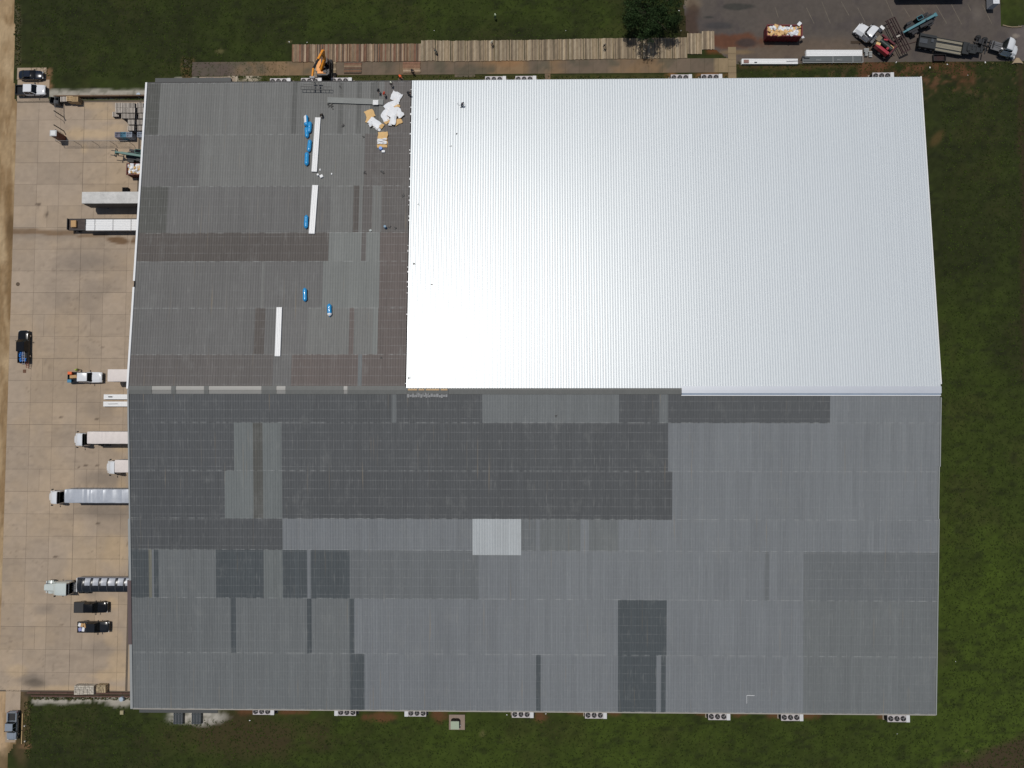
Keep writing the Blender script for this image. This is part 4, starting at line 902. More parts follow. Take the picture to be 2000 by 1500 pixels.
def panel_stack(label, a, b, wd, h, nl=5, z=0, ribs=3, group=None, mat=None, name='panel_stack', up=None, straps=3, n_=None):
    """a, b: world ends of the stack; a row of nested ribbed sheets"""
    a = Vector(a); b = Vector(b); L = (b - a).length; r = thing(name, label, 'roof panels', a, 0, group)
    d = (b - a).normalized(); r.rotation_euler = d.to_track_quat('X', 'Z').to_euler()
    for k in range(nl):
        mb = MB(); z0 = h * k / nl; t = h / nl * .8; off = random.uniform(-.04, .04); pts = []
        for i in range(ribs + 1):
            c = -wd / 2 + wd * i / ribs; pts += [(c - .06, 0), (c - .03, .045), (c + .03, .045), (c + .06, 0)]
        pts = pts[1:-1]
        up_ = [(y, z0 + t + q) for y, q in pts]; dn = [(up_[-1][0], z0), (up_[0][0], z0)]
        mb.loft([[(off, y, zz) for y, zz in up_ + dn], [(L + off, y, zz) for y, zz in up_ + dn]]); mb.build('sheet', mat or m_panel, r, smooth=False)
    mb = MB()
    for i in range(straps): x = L * (i + .5) / straps; mb.box((x, 0, h / 2 + .05), (.04, wd + .03, h + .1))
    if straps: mb.build('strap', m_strap, r, smooth=False)
    return r
pa_, pb_ = at(168, 434.4, 2.1), at(258, 436, 2.1)
za = 1.36
for k, (y0, lb) in enumerate(((434, 'upper one of two rows of white panels strapped on the flatbed trailer'), (444.7, 'lower one of two rows of white panels strapped on the flatbed trailer'))):
    c = at(168, y0, 2.0); panel_stack(lb, (c.x, c.y, za + .03), (WALLX - .4, c.y, za + .03), 1.0, .62, 6, straps=4)
c = at(143.5, 437, 1.8); o = crate('open pale lumber crate at the front of the flatbed trailer', (c.x, c.y, za + .03), (1.0, 1.25, .45), m_card, .02, 'crate', 'crate')
for k, (y0, lb) in enumerate(((775, 'upper one of two white panel stacks lying on the concrete by the dock'), (789, 'lower one of two white panel stacks lying on the concrete by the dock'))):
    c = at(202 - k, y0, .6); panel_stack(lb, (c.x, c.y, .05), (WALLX - .5, c.y, .05), .88, .5, 5, straps=0)
c = at(215, 775, .7); o = crate('small dark label tube lying on the upper white panel stack', (c.x, c.y, .62), (.7, .12, .08), m_blackp, 0, 'tube', 'tube')
mb = MB().bar((0, 0, 0), (1.8, .05, 0), .05); o = mb.build('rod', m_steel, None, smooth=False); o.location = at(211, 789, .66); tag(o, 'thin steel rod lying on the lower white panel stack', 'rod')
#PART3
# ------------------------------------------------------------------ timber mats laid as a haul road north of the warehouse
m_mat = M('mat_timber', None, .9, var=.34, scale=1.6, bmp=.01, attr=True, stretch=(1.5, .7, 1), rnd=.12, spec=.2)
def mat_mesh(w_, l_, tone, horiz=False, nb=None):
    nb = nb or max(4, int(round((l_ if horiz else w_) / .24))); mb = MB(); cols = []
    for i in range(nb):
        a = (l_ if horiz else w_) / nb; c = -((l_ if horiz else w_) / 2) + a * (i + .5)
        zz = random.uniform(.13, .17); e = random.uniform(-.05, .05)
        mb.box((e, c, zz / 2 + .04), (w_, a - .05, zz)) if horiz else mb.box((c, e, zz / 2 + .04), (a - .05, l_, zz))
        t = random.choice(tone); k = random.uniform(.8, 1.15); cols += [tuple(q * k for q in S(*t))] * 8
    me = mb.mesh('timber_mat', m_mat, smooth=False)
    at_ = me.attributes.new('Col', 'FLOAT_COLOR', 'POINT'); at_.data.foreach_set('color', np.array([(*c, 1) for c in cols], np.float32).ravel()); return me
RED = [(128, 98, 78), (146, 120, 96), (104, 82, 68), (162, 142, 120), (122, 90, 74), (98, 84, 72), (140, 120, 98), (132, 114, 94)]
PAL = [(156, 138, 114), (142, 126, 106), (170, 154, 130), (122, 108, 90), (160, 142, 116), (134, 118, 94), (148, 132, 110)]
def put_mat(me, px0, px1, py0, py1, label, group=None, z=.0, rz=0):
    p = at((px0 + px1) / 2, (py0 + py1) / 2, .15 + z); o = bpy.data.objects.new('timber_mat', me); COL.objects.link(o); o.location = (p.x, p.y, z); o.rotation_euler = (0, 0, rz)
    return tag(o, label, 'timber mat', group)
mw = (at(598, 100).x - at(570, 100).x); ml1 = at(600, 87).y - at(600, 121).y; ml2 = at(900, 79).y - at(900, 119).y
meR = [mat_mesh(mw - .03, ml1, RED) for _ in range(4)]; meP = [mat_mesh(mw - .03, ml2, PAL) for _ in range(5)]; meP2 = mat_mesh(at(848, 100).x - at(822, 100).x, ml2, PAL)
NTH = ['first', 'second', 'third', 'fourth', 'fifth', 'sixth', 'seventh', 'eighth', 'ninth', 'tenth', 'eleventh', 'twelfth', 'thirteenth', 'fourteenth', 'fifteenth', 'sixteenth', 'seventeenth', 'eighteenth']
GR = 'reddish timber mats in the left run behind the warehouse'; GP = 'pale timber mats in the long right run behind the warehouse'
spec_l = {0: 'leftmost reddish timber mat at the start of the mat road', 1: 'reddish timber mat just left of the orange excavator boom', 2: 'reddish timber mat under the orange excavator boom', 8: 'last reddish timber mat where the mat road steps up the picture'}
for i in range(9):
    x0 = 570 + i * 28; put_mat(meR[i % 4], x0, x0 + 28, 87 - i * .15, 121 - i * .2, spec_l.get(i, f'reddish timber mat, {NTH[i]} from the left in the left run'), GR, rz=random.uniform(-.004, .004))
spec_r = {0: 'first pale timber mat, where the pale run begins left of the standing worker', 1: 'pale timber mat with the camouflage-dark worker standing on it', 4: 'pale timber mat under the feet of the worker in black and white', 12: 'pale timber mat with the lone worker in dark clothes right of the middle',
          14: 'pale timber mat at the left edge of the tree shade', 15: 'pale timber mat speckled by the middle of the tree shade', 16: 'pale timber mat under the right edge of the tree shade', 17: 'pale timber mat just before the run steps up the picture'}
for i in range(18):
    x0 = 822 + i * 28.9; yy_ = np.interp(x0, [822, 880, 960, 1050, 1118, 1180, 1230, 1342], [79, 80, 79, 78, 76.3, 75, 75, 73.5])
    put_mat(meP[i % 5], x0, x0 + 28.9, yy_, yy_ + 39.5, spec_r.get(i, f'weathered pale timber mat, {NTH[i]} from the left in the long pale run'), GP, rz=random.uniform(-.006, .012))
put_mat(meP[1], 1342, 1371, 65.5, 105, 'second to last pale timber mat, one step up near the parking lot', GP); put_mat(mat_mesh(2.4, at(0, 61).y - at(0, 96).y, PAL), 1371, 1395, 61.5, 96, 'last pale timber mat on the muddy edge of the parking lot', GP)
mh = mat_mesh(at(706, 130).x - at(672, 130).x, at(0, 120.5).y - at(0, 143).y, RED, True, 8)
put_mat(mh, 672, 706, 120.5, 143, 'small timber mat of crosswise boards on the slab path right of the excavator', None, .03)
mh2 = mat_mesh(at(821, 130).x - at(787, 130).x, at(0, 121).y - at(0, 142).y, RED, True, 7)
put_mat(mh2, 787, 821, 121, 142, 'small timber mat of crosswise boards on the slab path under a bending worker', None, .03)
mh3 = mat_mesh(at(656, 130).x - at(614, 130).x, at(0, 121).y - at(0, 151).y, PAL, True, 11)
put_mat(mh3, 614, 656, 121, 151, 'wide timber mat of crosswise boards under the orange excavator', None, .03)
# ------------------------------------------------------------------ people
def person_mesh(pose, shirt, pants, skin=(.32, .19, .13), boots=(.03, .025, .02)):
    P = {  # name: (x forward, y left, z)
     'stand': dict(pel=(0, 0, .95), sp=(0, 0, 1.18), ch=(.0, 0, 1.4), nk=(0, 0, 1.52), hd=(.02, 0, 1.66), ht=(.02, 0, 1.76), sL=(0, .19, 1.43), eL=(-.02, .26, 1.15), wL=(.1, .25, .93), sR=(0, -.19, 1.43), eR=(-.02, -.27, 1.15), wR=(.08, -.24, .92), hL=(0, .1, .9), kL=(.03, .12, .5), aL=(-.02, .13, .09), tL=(.17, .14, .04), hR=(0, -.1, .9), kR=(.03, -.12, .5), aR=(-.02, -.13, .09), tR=(.17, -.14, .04)),
     'walk': dict(pel=(0, 0, .93), sp=(.03, 0, 1.16), ch=(.06, 0, 1.38), nk=(.08, 0, 1.5), hd=(.11, 0, 1.63), ht=(.12, 0, 1.74), sL=(.06, .19, 1.4), eL=(-.15, .25, 1.18), wL=(-.12, .25, .94), sR=(.06, -.19, 1.4), eR=(.2, -.26, 1.18), wR=(.38, -.2, 1.05), hL=(0, .1, .88), kL=(.24, .11, .52), aL=(.3, .12, .1), tL=(.48, .13, .05), hR=(0, -.1, .88), kR=(-.04, -.11, .48), aR=(-.36, -.12, .16), tR=(-.22, -.13, .04)),
     'bend': dict(pel=(-.1, 0, .88), sp=(.12, 0, 1.02), ch=(.34, 0, 1.08), nk=(.46, 0, 1.07), hd=(.6, 0, 1.02), ht=(.68, 0, .97), sL=(.38, .2, 1.05), eL=(.42, .26, .76), wL=(.5, .2, .5), sR=(.38, -.2, 1.05), eR=(.45, -.26, .78), wR=(.55, -.18, .52), hL=(-.1, .12, .84), kL=(.08, .16, .48), aL=(-.04, .18, .09), tL=(.15, .2, .04), hR=(-.1, -.12, .84), kR=(.08, -.16, .48), aR=(-.04, -.18, .09), tR=(.15, -.2, .04)),
     'kneel': dict(pel=(-.1, 0, .42), sp=(.02, 0, .62), ch=(.16, 0, .82), nk=(.24, 0, .92), hd=(.34, 0, 1.02), ht=(.4, 0, 1.1), sL=(.18, .2, .83), eL=(.34, .26, .6), wL=(.52, .18, .42), sR=(.18, -.2, .83), eR=(.34, -.26, .6), wR=(.5, -.16, .4), hL=(-.1, .12, .4), kL=(.32, .16, .42), aL=(.22, .16, .09), tL=(.4, .17, .04), hR=(-.1, -.12, .4), kR=(.1, -.16, .1), aR=(-.3, -.16, .1), tR=(-.42, -.16, .05)),
    }[pose]
    R = dict(pel=.15, sp=.135, ch=.16, nk=.06, hd=.095, ht=.075, s=.075, e=.05, w=.035, h=.095, k=.065, a=.048, t=.045)
    E = [('pel', 'sp'), ('sp', 'ch'), ('ch', 'nk'), ('nk', 'hd'), ('hd', 'ht')]
    for s in 'LR': E += [('ch', 's' + s), ('s' + s, 'e' + s), ('e' + s, 'w' + s), ('pel', 'h' + s), ('h' + s, 'k' + s), ('k' + s, 'a' + s), ('a' + s, 't' + s)]
    nm = list(P); me = bpy.data.meshes.new('skeleton'); me.from_pydata([P[n] for n in nm], [(nm.index(a), nm.index(b)) for a, b in E], [])
    o = bpy.data.objects.new('skeleton', me); COL.objects.link(o); md = o.modifiers.new('s', 'SKIN'); sk = me.skin_vertices[0].data
    for i, n in enumerate(nm):
        r = R.get(n) or R[n[0]]; sk[i].radius = (r, r); sk[i].use_root = n == 'pel'
    s2 = o.modifiers.new('u', 'SUBSURF'); s2.levels = 1
    dg = bpy.context.evaluated_depsgraph_get(); em = bpy.data.meshes.new_from_object(o.evaluated_get(dg)); em.name = 'person_body'
    bpy.data.objects.remove(o); bpy.data.meshes.remove(me)
    mb = MB(); mb.v = [tuple(v.co) for v in em.vertices]; mb.f = [tuple(p.vertices) for p in em.polygons]; V = {k: Vector(v) for k, v in P.items()}
    segs = [(V[a], V[b], a, b) for a, b in E]
    def cls(c):
        best = None
        for a, b, na, nb in segs:
            d = b - a; t = max(0, min(1, (c - a).dot(d) / d.length_squared)); dd = (a + d * t - c).length
            if best is None or dd < best[0]: best = (dd, na, nb, t)
        _, na, nb, t = best
        if nb in ('hd', 'ht') or na == 'nk': return 2
        if na[0] == 'e' and nb[0] == 'w' and t > .35: return 2
        if nb[0] == 't' or (nb[0] == 'a' and t > .8): return 3
        if nb[0] in 'hka' and nb != 'ht' or (na == 'pel' and nb == 'sp' and t < .35): return 1
        return 0
    mb.m = [cls(p.center) for p in em.polygons]; bpy.data.meshes.remove(em)
    for s in 'LR':   # hands: palm, four unequal curled fingers and a thumb
        w_ = V['w' + s]; d = (w_ - V['e' + s]).normalized(); u = d.cross(Vector((0, 0, 1)) if abs(d.z) < .8 else Vector((1, 0, 0))).normalized(); n = d.cross(u)
        mb.bar(w_, w_ + d * .09, .08, .03, 2)
        for k, ln in enumerate((.065, .078, .074, .056)):
            q = w_ + d * .085 + u * (.03 - k * .02); q2 = q + d * ln * .55; mb.bar(q, q2, .016, .016, 2); mb.bar(q2, q2 + (d * .6 + n * .8).normalized() * ln * .5, .014, .014, 2)
        q = w_ + d * .03 + u * .04; mb.bar(q, q + (d * .6 + u * .7).normalized() * .06, .018, .018, 2)
    h = V['hd']; f = (Vector((1, 0, -.1)) if pose != 'bend' else Vector((.5, 0, -.85))).normalized()
    mb.bar(h + f * .085, h + f * .12, .02, .035, 2)
    return mb, h, P['ht'], (shirt, pants, skin, boots)
m_skin = M('skin', (.33, .2, .14), .6, var=.05)
def cloth(c): return M('cloth_%d_%d_%d' % c, S(*c), .85, var=.12, scale=5)
NP = 0
def person(px, py, pose, rz, shirt, pants, hat, label, roof=True, up=.0, group='workers on and around the warehouse'):
    """px, py: where the middle of the body shows in the photo"""
    zc = {'stand': 1.1, 'walk': 1.1, 'bend': .9, 'kneel': .6}[pose]
    p = rf(px, py, zc + up) if roof else at(px, py, zc + up); base = Vector((p.x, p.y, p.z - zc))
    mb, h, ht, _ = person_mesh(pose, shirt, pants)
    r = thing('person', label, 'person', base, rz, group)
    mb.build('body', [cloth(shirt), cloth(pants), m_skin, cloth((38, 32, 28))], r, ang=1.2)
    top = Vector(ht); hd = Vector(h); ax = (top - hd).normalized(); c = hd + ax * .02
    m = MB(); rings = []
    for k, (a, q) in enumerate(((0, 1.16), (.06, 1.12), (.11, .85), (.145, .45), (.15, .05))):
        u = ax.orthogonal().normalized(); v = ax.cross(u); rings.append([tuple(c + ax * a + (u * math.cos(t) + v * math.sin(t)) * .12 * q) for t in [2 * PI * i / 12 for i in range(12)]])
    m.loft(rings); f = Vector((1, 0, 0)) - ax * ax.x
    if f.length > .1: f.normalize(); m.box(tuple(c + f * .16), (.1, .16, .02))
    m.build('hard_hat', cloth(hat), r, ang=1); return r
BK = (24, 24, 27); NV = (28, 34, 50); GY = (90, 90, 92)
person(739, 176, 'walk', -1.1, BK, NV, (30, 34, 40), 'worker all in black walking left of the worker in orange red')
person(750, 182, 'walk', -1.0, (205, 72, 40), BK, (190, 80, 60), 'worker in an orange red shirt walking on the roof near the white insulation heap')
person(764, 163, 'stand', -.9, BK, BK, (235, 230, 205), 'worker in black with a white hard hat at the roof edge above the heap')
person(796.5, 180, 'bend', -.6, BK, BK, (40, 40, 44), 'worker in black stooping by the black edge of the new white roof')
person(628.5, 223, 'kneel', -1.8, (44, 38, 34), BK, (40, 36, 30), 'worker in dark clothes kneeling at the top of the long white panel stack')
person(779.5, 147, 'bend', -.8, (214, 92, 40), NV, (210, 80, 40), 'worker in an orange shirt bending on the little slab below the roof edge', False, .1)
person(804, 136, 'bend', -.9, BK, BK, (50, 42, 38), 'worker in black bending on the small crosswise timber mat', False, .2)
person(852, 101, 'bend', 2.2, (62, 66, 60), (60, 62, 58), (58, 58, 56), 'worker in grey camouflage stooping on the pale timber mats', False, .2)
person(960.5, 82, 'walk', -1.2, (226, 222, 212), BK, (200, 190, 160), 'worker in white shirt and black trousers on the upper edge of the pale mats', False, .2)
person(1181, 88, 'walk', -1.4, BK, NV, (120, 110, 100), 'lone worker in dark clothes walking on the pale mats right of the middle', False, .2)
person(967, 31, 'stand', -1, (150, 176, 110), (70, 110, 110), (196, 206, 180), 'person in pale green standing alone on the lawn above the mats', False)
person(901.5, 204.5, 'kneel', .4, NV, (36, 44, 60), (60, 66, 76), 'worker in navy crouching on the new white roof near its upper left corner', up=.2)
person(151, 722.5, 'stand', -.3, (130, 150, 52), BK, (170, 190, 70), 'worker in a yellow green vest beside the bed of the white work pickup', False)
#PART4
# ------------------------------------------------------------------ goods on the roof
def onroof(px, py, up=0.): return rf(px, py, up)
def roofrot(rz, py): # lie on the slope, turned by rz about the normal
    n = 1 if py < 762 else -1
    return (Matrix.Rotation(-math.atan(SLOPE) * n, 3, 'X') @ Matrix.Rotation(rz, 3, 'Z')).to_euler()
m_bwrap = M('blue_wrap', S(38, 140, 196), .3, var=.14, scale=2.5, coat=.3); m_wwrap = M('white_wrap', (.78, .79, .8), .35, var=.08, scale=3)
def roll(px, py, rz, L, R, label, kind=0):
    r = thing('insulation_roll', label, 'insulation roll', tuple(onroof(px, py)), 0, 'blue wrapped insulation rolls on the grey roof', rot=roofrot(rz, py))
    mb = MB(); n = 14; rr = random.Random(px * 31 + py); rings = []
    for k in range(15):
        t = k / 14; x = (t - .5) * L; e = 1 if .12 < t < .88 else (.55 + .45 * math.sin(min(t, 1 - t) / .12 * PI / 2)); q = R * e * (1 + rr.uniform(-.05, .04))
        rings.append([(x, math.cos(2 * PI * i / n) * q * (1 + rr.uniform(-.03, .03)), R * .95 + math.sin(2 * PI * i / n) * q * .92) for i in range(n)])
    mb.loft(rings); mb.m = [1 if (kind == 1 and f[0] // n >= 11) or (kind == 2 and f[0] // n >= 4 and math.sin(2 * PI * (f[0] % n) / n) > -.2 and math.cos(2 * PI * (f[0] % n) / n) > -.1) else 0 for f in mb.f]
    mb.build('wrap', [m_bwrap, m_wwrap], r, ang=.6)
    for s in (-1, 1):
        e = MB().cyl((s * L * .49, 0, R * .95), (s * (L * .49 + .16), 0, R * .9), R * .3, .05, 8); e.build('twisted_end', m_bwrap, r)
for a in ((599.5, 238, PI / 2 + .08, 2.0, .42, 'torn blue roll showing white insulation, topmost of the group of rolls', 2), (606, 250.5, PI / 2 - .05, 2.0, .38, 'blue roll leaning against another, right one of the touching pair', 0), (600.5, 260.5, PI / 2 + .1, 1.9, .38, 'blue roll lower left in the touching group beside the long white panel stack', 0),
          (605.5, 286.5, PI / 2 - .07, 2.2, .38, 'crumpled blue roll just below the touching group', 0), (600.5, 312, PI / 2 + .0, 2.35, .40, 'smooth blue roll beside the lower end of the longest white panel stack', 0), (599.3, 434.5, PI / 2, 2.3, .38, 'lone blue roll beside the second white panel stack', 0),
          (596.8, 576.5, PI / 2 + .05, 2.25, .38, 'lone blue roll in the middle of the grey roof above the third panel stack', 0), (644.6, 606.5, -PI / 2 + .06, 2.1, .4, 'blue roll with an open white end, furthest down the roof', 1)): roll(*a)
def roofstack(a, b, c, d, label, wd, h=.3, ribs=3):
    p, q = rf(a, b, .05), rf(c, d, .05); return panel_stack(label, p, q, wd, h, 6, ribs=ribs, group='stacks of new white panels waiting on the grey roof', straps=0)
roofstack(621.8, 230.5, 614.5, 336, 'longest white panel stack, topmost on the grey roof beside the blue rolls', .92)
roofstack(616.6, 363, 609.6, 457, 'middle white panel stack crossing a lap line of the grey roof', .98)
roofstack(546.5, 601, 543, 696, 'lowest white panel stack, by itself further left on the grey roof', .9)
# grey sheet bundle near the workers
p, q = rf(640.5, 196.5, .05), rf(749, 200.5, .05)
panel_stack('long bundle of grey unpainted sheets lying across the ribs beside the white insulation heap', p, q, .95, .3, 4, ribs=5, mat=M('galv_sheet', S(112, 115, 112), .45, var=.1, scale=1.2), straps=0)
for k, x in enumerate((732.5, 740.5)):
    mb = MB()
    for i in range(3):
        for j in range(3 if k == 0 else 1): mb.box((j * .26 - .26, i * .3 - .3, 0), (.2, .24, .05))
    mb.box((0 if k == 0 else -.26, 0, -.04), (.8 if k == 0 else .2, .9, .02))
    o = mb.build('pad_sheet', m_paper, None, smooth=False); p = rf(x, 200, .5); o.location = p; o.rotation_euler = roofrot(-.02, 200); tag(o, ('sheet of nine white pads' if k == 0 else 'single row of white pads') + ' lying on the right end of the grey sheet bundle', 'pads')
# crumpled insulation
m_ins = M('white_facing', (.80, .81, .82), .5, var=.07, scale=2.5, bmp=.02); m_fib = M('tan_fibre', S(206, 170, 116), .9, var=.14, scale=4, bmp=.02)
def batt(px, py, rz, L, W, seed, label, white=True, up=0., h=.3, rough=.05, group='torn insulation batts heaped on the grey roof'):
    rr = np.random.RandomState(seed); nx, ny = max(4, int(L / .42)), max(3, int(W / .42)); mb = MB(); top = []; rings = []
    ex = rr.uniform(-.1, .1, (ny + 1,)); ey = rr.uniform(-.1, .1, (nx + 1,)); Z = rr.uniform(0, rough, (nx + 1, ny + 1))
    vs = []; 
    for i in range(nx + 1):
        for j in range(ny + 1):
            u, v = i / nx - .5, j / ny - .5; e = 1 - max(abs(u), abs(v)) * 2
            z = h * (.55 + .45 * min(1, e * 4)) + Z[i, j] + .1 * math.sin(u * 9 + seed) * math.cos(v * 7 + seed)
            vs.append((u * L + ex[j] * (abs(u) * 2) ** 2, v * W + ey[i] * (abs(v) * 2) ** 2, max(.06, z)))
    n = len(vs); vs += [(x, y, 0.0 if (i % 3) else .05) for i, (x, y, z) in enumerate(vs)]
    W1 = ny + 1; f = []; m_ = []
    for i in range(nx):
        for j in range(ny): a = i * W1 + j; f.append((a, a + W1, a + W1 + 1, a + 1)); m_.append(0 if white else 1)
    ed = [(i * W1, (i + 1) * W1) for i in range(nx)] + [(nx * W1 + j, nx * W1 + j + 1) for j in range(ny)] + [((i + 1) * W1 + ny, i * W1 + ny) for i in range(nx)] + [(j + 1, j) for j in range(ny)]
    for a, b in ed: f.append((a, a + n, b + n, b)); m_.append(1)
    mb.v = vs; mb.f = f; mb.m = m_
    o = mb.build('insulation_batt', [m_ins, m_fib], None, ang=.5); p = rf(px, py, up + h); p.z -= h; o.location = p; o.rotation_euler = roofrot(rz, py)
    return tag(o, label, 'insulation', group)
HEAP = [(771, 187, 1.25, 1.7, 1.3, 1, 0, 'topmost white batt of the big heap, standing out toward the roof edge'), (779, 190, 1.1, 1.5, .8, 1, .1, 'narrow curled white batt at the upper right of the big heap'), (770, 201, .5, 1.5, 1.1, 1, .15, 'white batt between the top and the middle of the big heap'),
        (760, 211, 2.2, 1.9, 1.3, 1, .1, 'white batt at the left shoulder of the big heap'), (754, 219, .9, 1.6, 1.2, 1, .2, 'white batt bulging at the left side of the big heap'), (752, 229, 2.0, 1.5, 1.2, 1, .1, 'white batt at the lower left of the big heap'),
        (766, 218, 1.2, 2.0, 1.5, 1, .45, 'white batt on the crown of the big heap'), (778, 219, -.9, 2.1, 1.2, 1, .3, 'long white batt slanting off the right side of the big heap'), (768, 232, 1.45, 2.1, 1.1, 1, .4, 'white batt hanging down the lower middle of the big heap'),
        (775, 208, .8, 1.0, .7, 0, .1, 'tan fibre patch at the right side of the big heap'), (756, 236, .6, 1.1, .8, 0, 0, 'tan fibre scrap under the lower left of the big heap'), (777, 237, .5, 1.5, 1.0, 0, .05, 'tan fibre slab at the lower right corner of the big heap'),
        (763, 240, 1.3, .9, .6, 1, .2, 'small white scrap at the very bottom of the big heap'), (722, 222, .4, 1.6, 1.5, 0, 0, 'round tan fibre batt at the left, away from the big heap'), (722, 231, 1.2, 1.7, 1.2, 0, .05, 'tan fibre batt under the slanting white one'),
        (731, 239, -.62, 2.3, 1.35, 1, .2, 'large white batt slanting beside the round tan one'), (724, 241, .7, .9, .7, 1, .3, 'small folded white corner left of the slanting batt'), (742, 244, -.5, 1.3, .9, 0, .1, 'tan fibre end below the slanting white batt'), (736, 250, -.6, 1.4, .5, 1, .0, 'narrow white strip under the slanting batt')]
for i, (x, y, rz, L, W_, wt, up, lb) in enumerate(HEAP): batt(x, y, rz, L, W_, i + 5, lb, bool(wt), up)
GS = 'flat insulation boards in the neat pile above the blue bag'
batt(747.5, 265, 0, 1.75, 1.5, 40, 'tan top sheet of the neat square pile below the heap', False, .25, .25, .03, GS); batt(747, 279, 0, 1.85, 1.7, 41, 'tan bottom sheet of the neat square pile below the heap', False, 0, .25, .04, GS)
for k, y in enumerate((271.5, 275.5, 279)): batt(745.5 + k * .3, y, 0, 1.7, .32, 42 + k, ('upper', 'middle', 'lower')[k] + ' white strip across the neat square pile', True, .3, .2, .04, GS)
p = rf(743.5, 289.5, .3); mb = MB().cyl((0, 0, 0), (0, 0, .45), .38, .3, 10); o = mb.build('blue_bag', m_bl2); o.location = (p.x, p.y, p.z - .3); tag(o, 'blue bag bunched against the lower end of the neat tan pile', 'bag')
def rbox(px, py, d, mat, label, cat='box', name='box', rz=0, round_=False):
    mb = MB()
    if round_: mb.cyl((0, 0, 0), (0, 0, d[2]), d[0] / 2, d[0] / 2 * .92, 12).cyl((0, 0, d[2]), (0, 0, d[2] + .02), d[0] * .4, n=12)
    else: mb.box((0, 0, d[2] / 2), d).box((0, 0, d[2] + .01), (d[0] * .92, d[1] * .92, .02))
    o = mb.build(name, mat, None, smooth=False); p = rf(px, py, d[2]); o.location = (p.x, p.y, p.z - d[2]); o.rotation_euler = roofrot(rz, py); return tag(o, label, cat)
rbox(748.5, 295.5, (.55, .4, .35), m_paper, 'small white box just below the blue bag'); rbox(620.5, 341, (.4, .4, .45), m_paper, 'round white bucket at the lower end of the longest panel stack', 'bucket', 'bucket', 0, True)
rbox(627.5, 344, (.55, .5, .35), m_paper, 'tilted white box beside the white bucket below the longest panel stack', rz=.5); rbox(625, 331.5, (.2, .35, .2), m_paper, 'small white carton against the lower right side of the longest panel stack'); rbox(647.7, 339.5, (.2, .3, .2), m_paper, 'tiny white box alone right of the bucket and tilted box')
rbox(751.5, 442.5, (.5, .5, .8), M('drum_blue', S(60, 110, 140), .4), 'blue drum standing alone on the brown sheets right of the pale strips', 'drum', 'drum', 0, True)
rbox(723.5, 450, (.4, .35, .2), M('pale_scrap', S(170, 176, 172), .6, var=.3, scale=6), 'pale crumpled scrap on the lap line left of the blue drum', 'scrap', 'scrap', .4)
def toolkit(px, py, n, label, seed, sp=.5, col=None):
    rr = random.Random(seed); mb = MB()
    for i in range(n):
        x, y = rr.uniform(-sp, sp), rr.uniform(-sp, sp); mb.box((x, y, .1), (rr.uniform(.15, .4), rr.uniform(.1, .22), rr.uniform(.12, .25)), rz=rr.uniform(0, 3)); mb.bar((x, y, .1), (x + rr.uniform(-.3, .3), y + rr.uniform(-.3, .3), rr.uniform(.1, .25)), .06); mb.bar((x, y, .04), (0, 0, .04), .03)
    o = mb.build('tools', col or m_blackp, None, smooth=False); o.location = rf(px, py, .0); tag(o, label, 'tools'); o['kind'] = 'thing' if False else ''; del o['kind']; return o
for a in ((646, 208, 8, 'black tools and cords strewn under the left end of the grey sheet bundle', 1, .55), (668.5, 246.5, 5, 'small heap of black tools below the grey sheet bundle', 2, .3), (711.5, 268.5, 2, 'small dark tool case left of the neat tan pile', 3, .1), (712.5, 337, 3, 'dark hand tools at the edge of the brown sheets', 4, .22),
          (746.5, 337, 5, 'heap of black tools in the middle of the brown sheets', 5, .26), (786.5, 381.5, 4, 'dark tools lying near the edge of the new white roof', 6, .3), (762, 442.5, 3, 'dark clamps just right of the blue drum', 7, .2), (773, 446, 3, 'dark clamps further right of the blue drum', 8, .2), (744.5, 697.5, 2, 'small dark coil near the bottom of the brown sheets', 9, .1),
          (784, 236.5, 2, 'small dark bag just right of the insulation heap', 10, .12), (665.5, 170, 2, 'small dark tool near the roof edge right of the lifting frame', 11, .15), (895, 204.5, 2, 'small grey tool box beside the crouching worker on the white roof', 12, .12), (855, 233, 1, 'tiny grey tool on the white roof below the crouching worker', 13, .03), (892.5, 262.5, 1, 'small grey bucket on the white roof, further below the crouching worker', 14, .08),
          (879.5, 286, 1, 'small dark drill on the white roof, left and below the crouching worker', 15, .05), (817.5, 399.5, 2, 'dark tool on the white roof near its left edge, upper', 16, .1), (810.5, 517.5, 3, 'pair of dark seaming tools on the white roof near its left edge', 17, .3), (844, 556.5, 2, 'dark seaming tool on the glaring part of the white roof', 18, .08),
          (801, 738.5, 3, 'pair of dark tools in the lower left corner of the white roof', 19, .3), (1085, 813, 1, 'tiny pale scrap on the lower roof below the ridge', 20, .05)): toolkit(*a)
mb = MB().bar((0, 0, 0), (1.35, -.05, 0), .06).bar((0, 0, 0), (-.02, -1.4, 0), .05); o = mb.build('pipe_bracket', m_paper, None, smooth=False); o.location = rf(1458.5, 1358, .12); tag(o, 'thin white angled pipe lying on the lower right part of the roof', 'pipe')
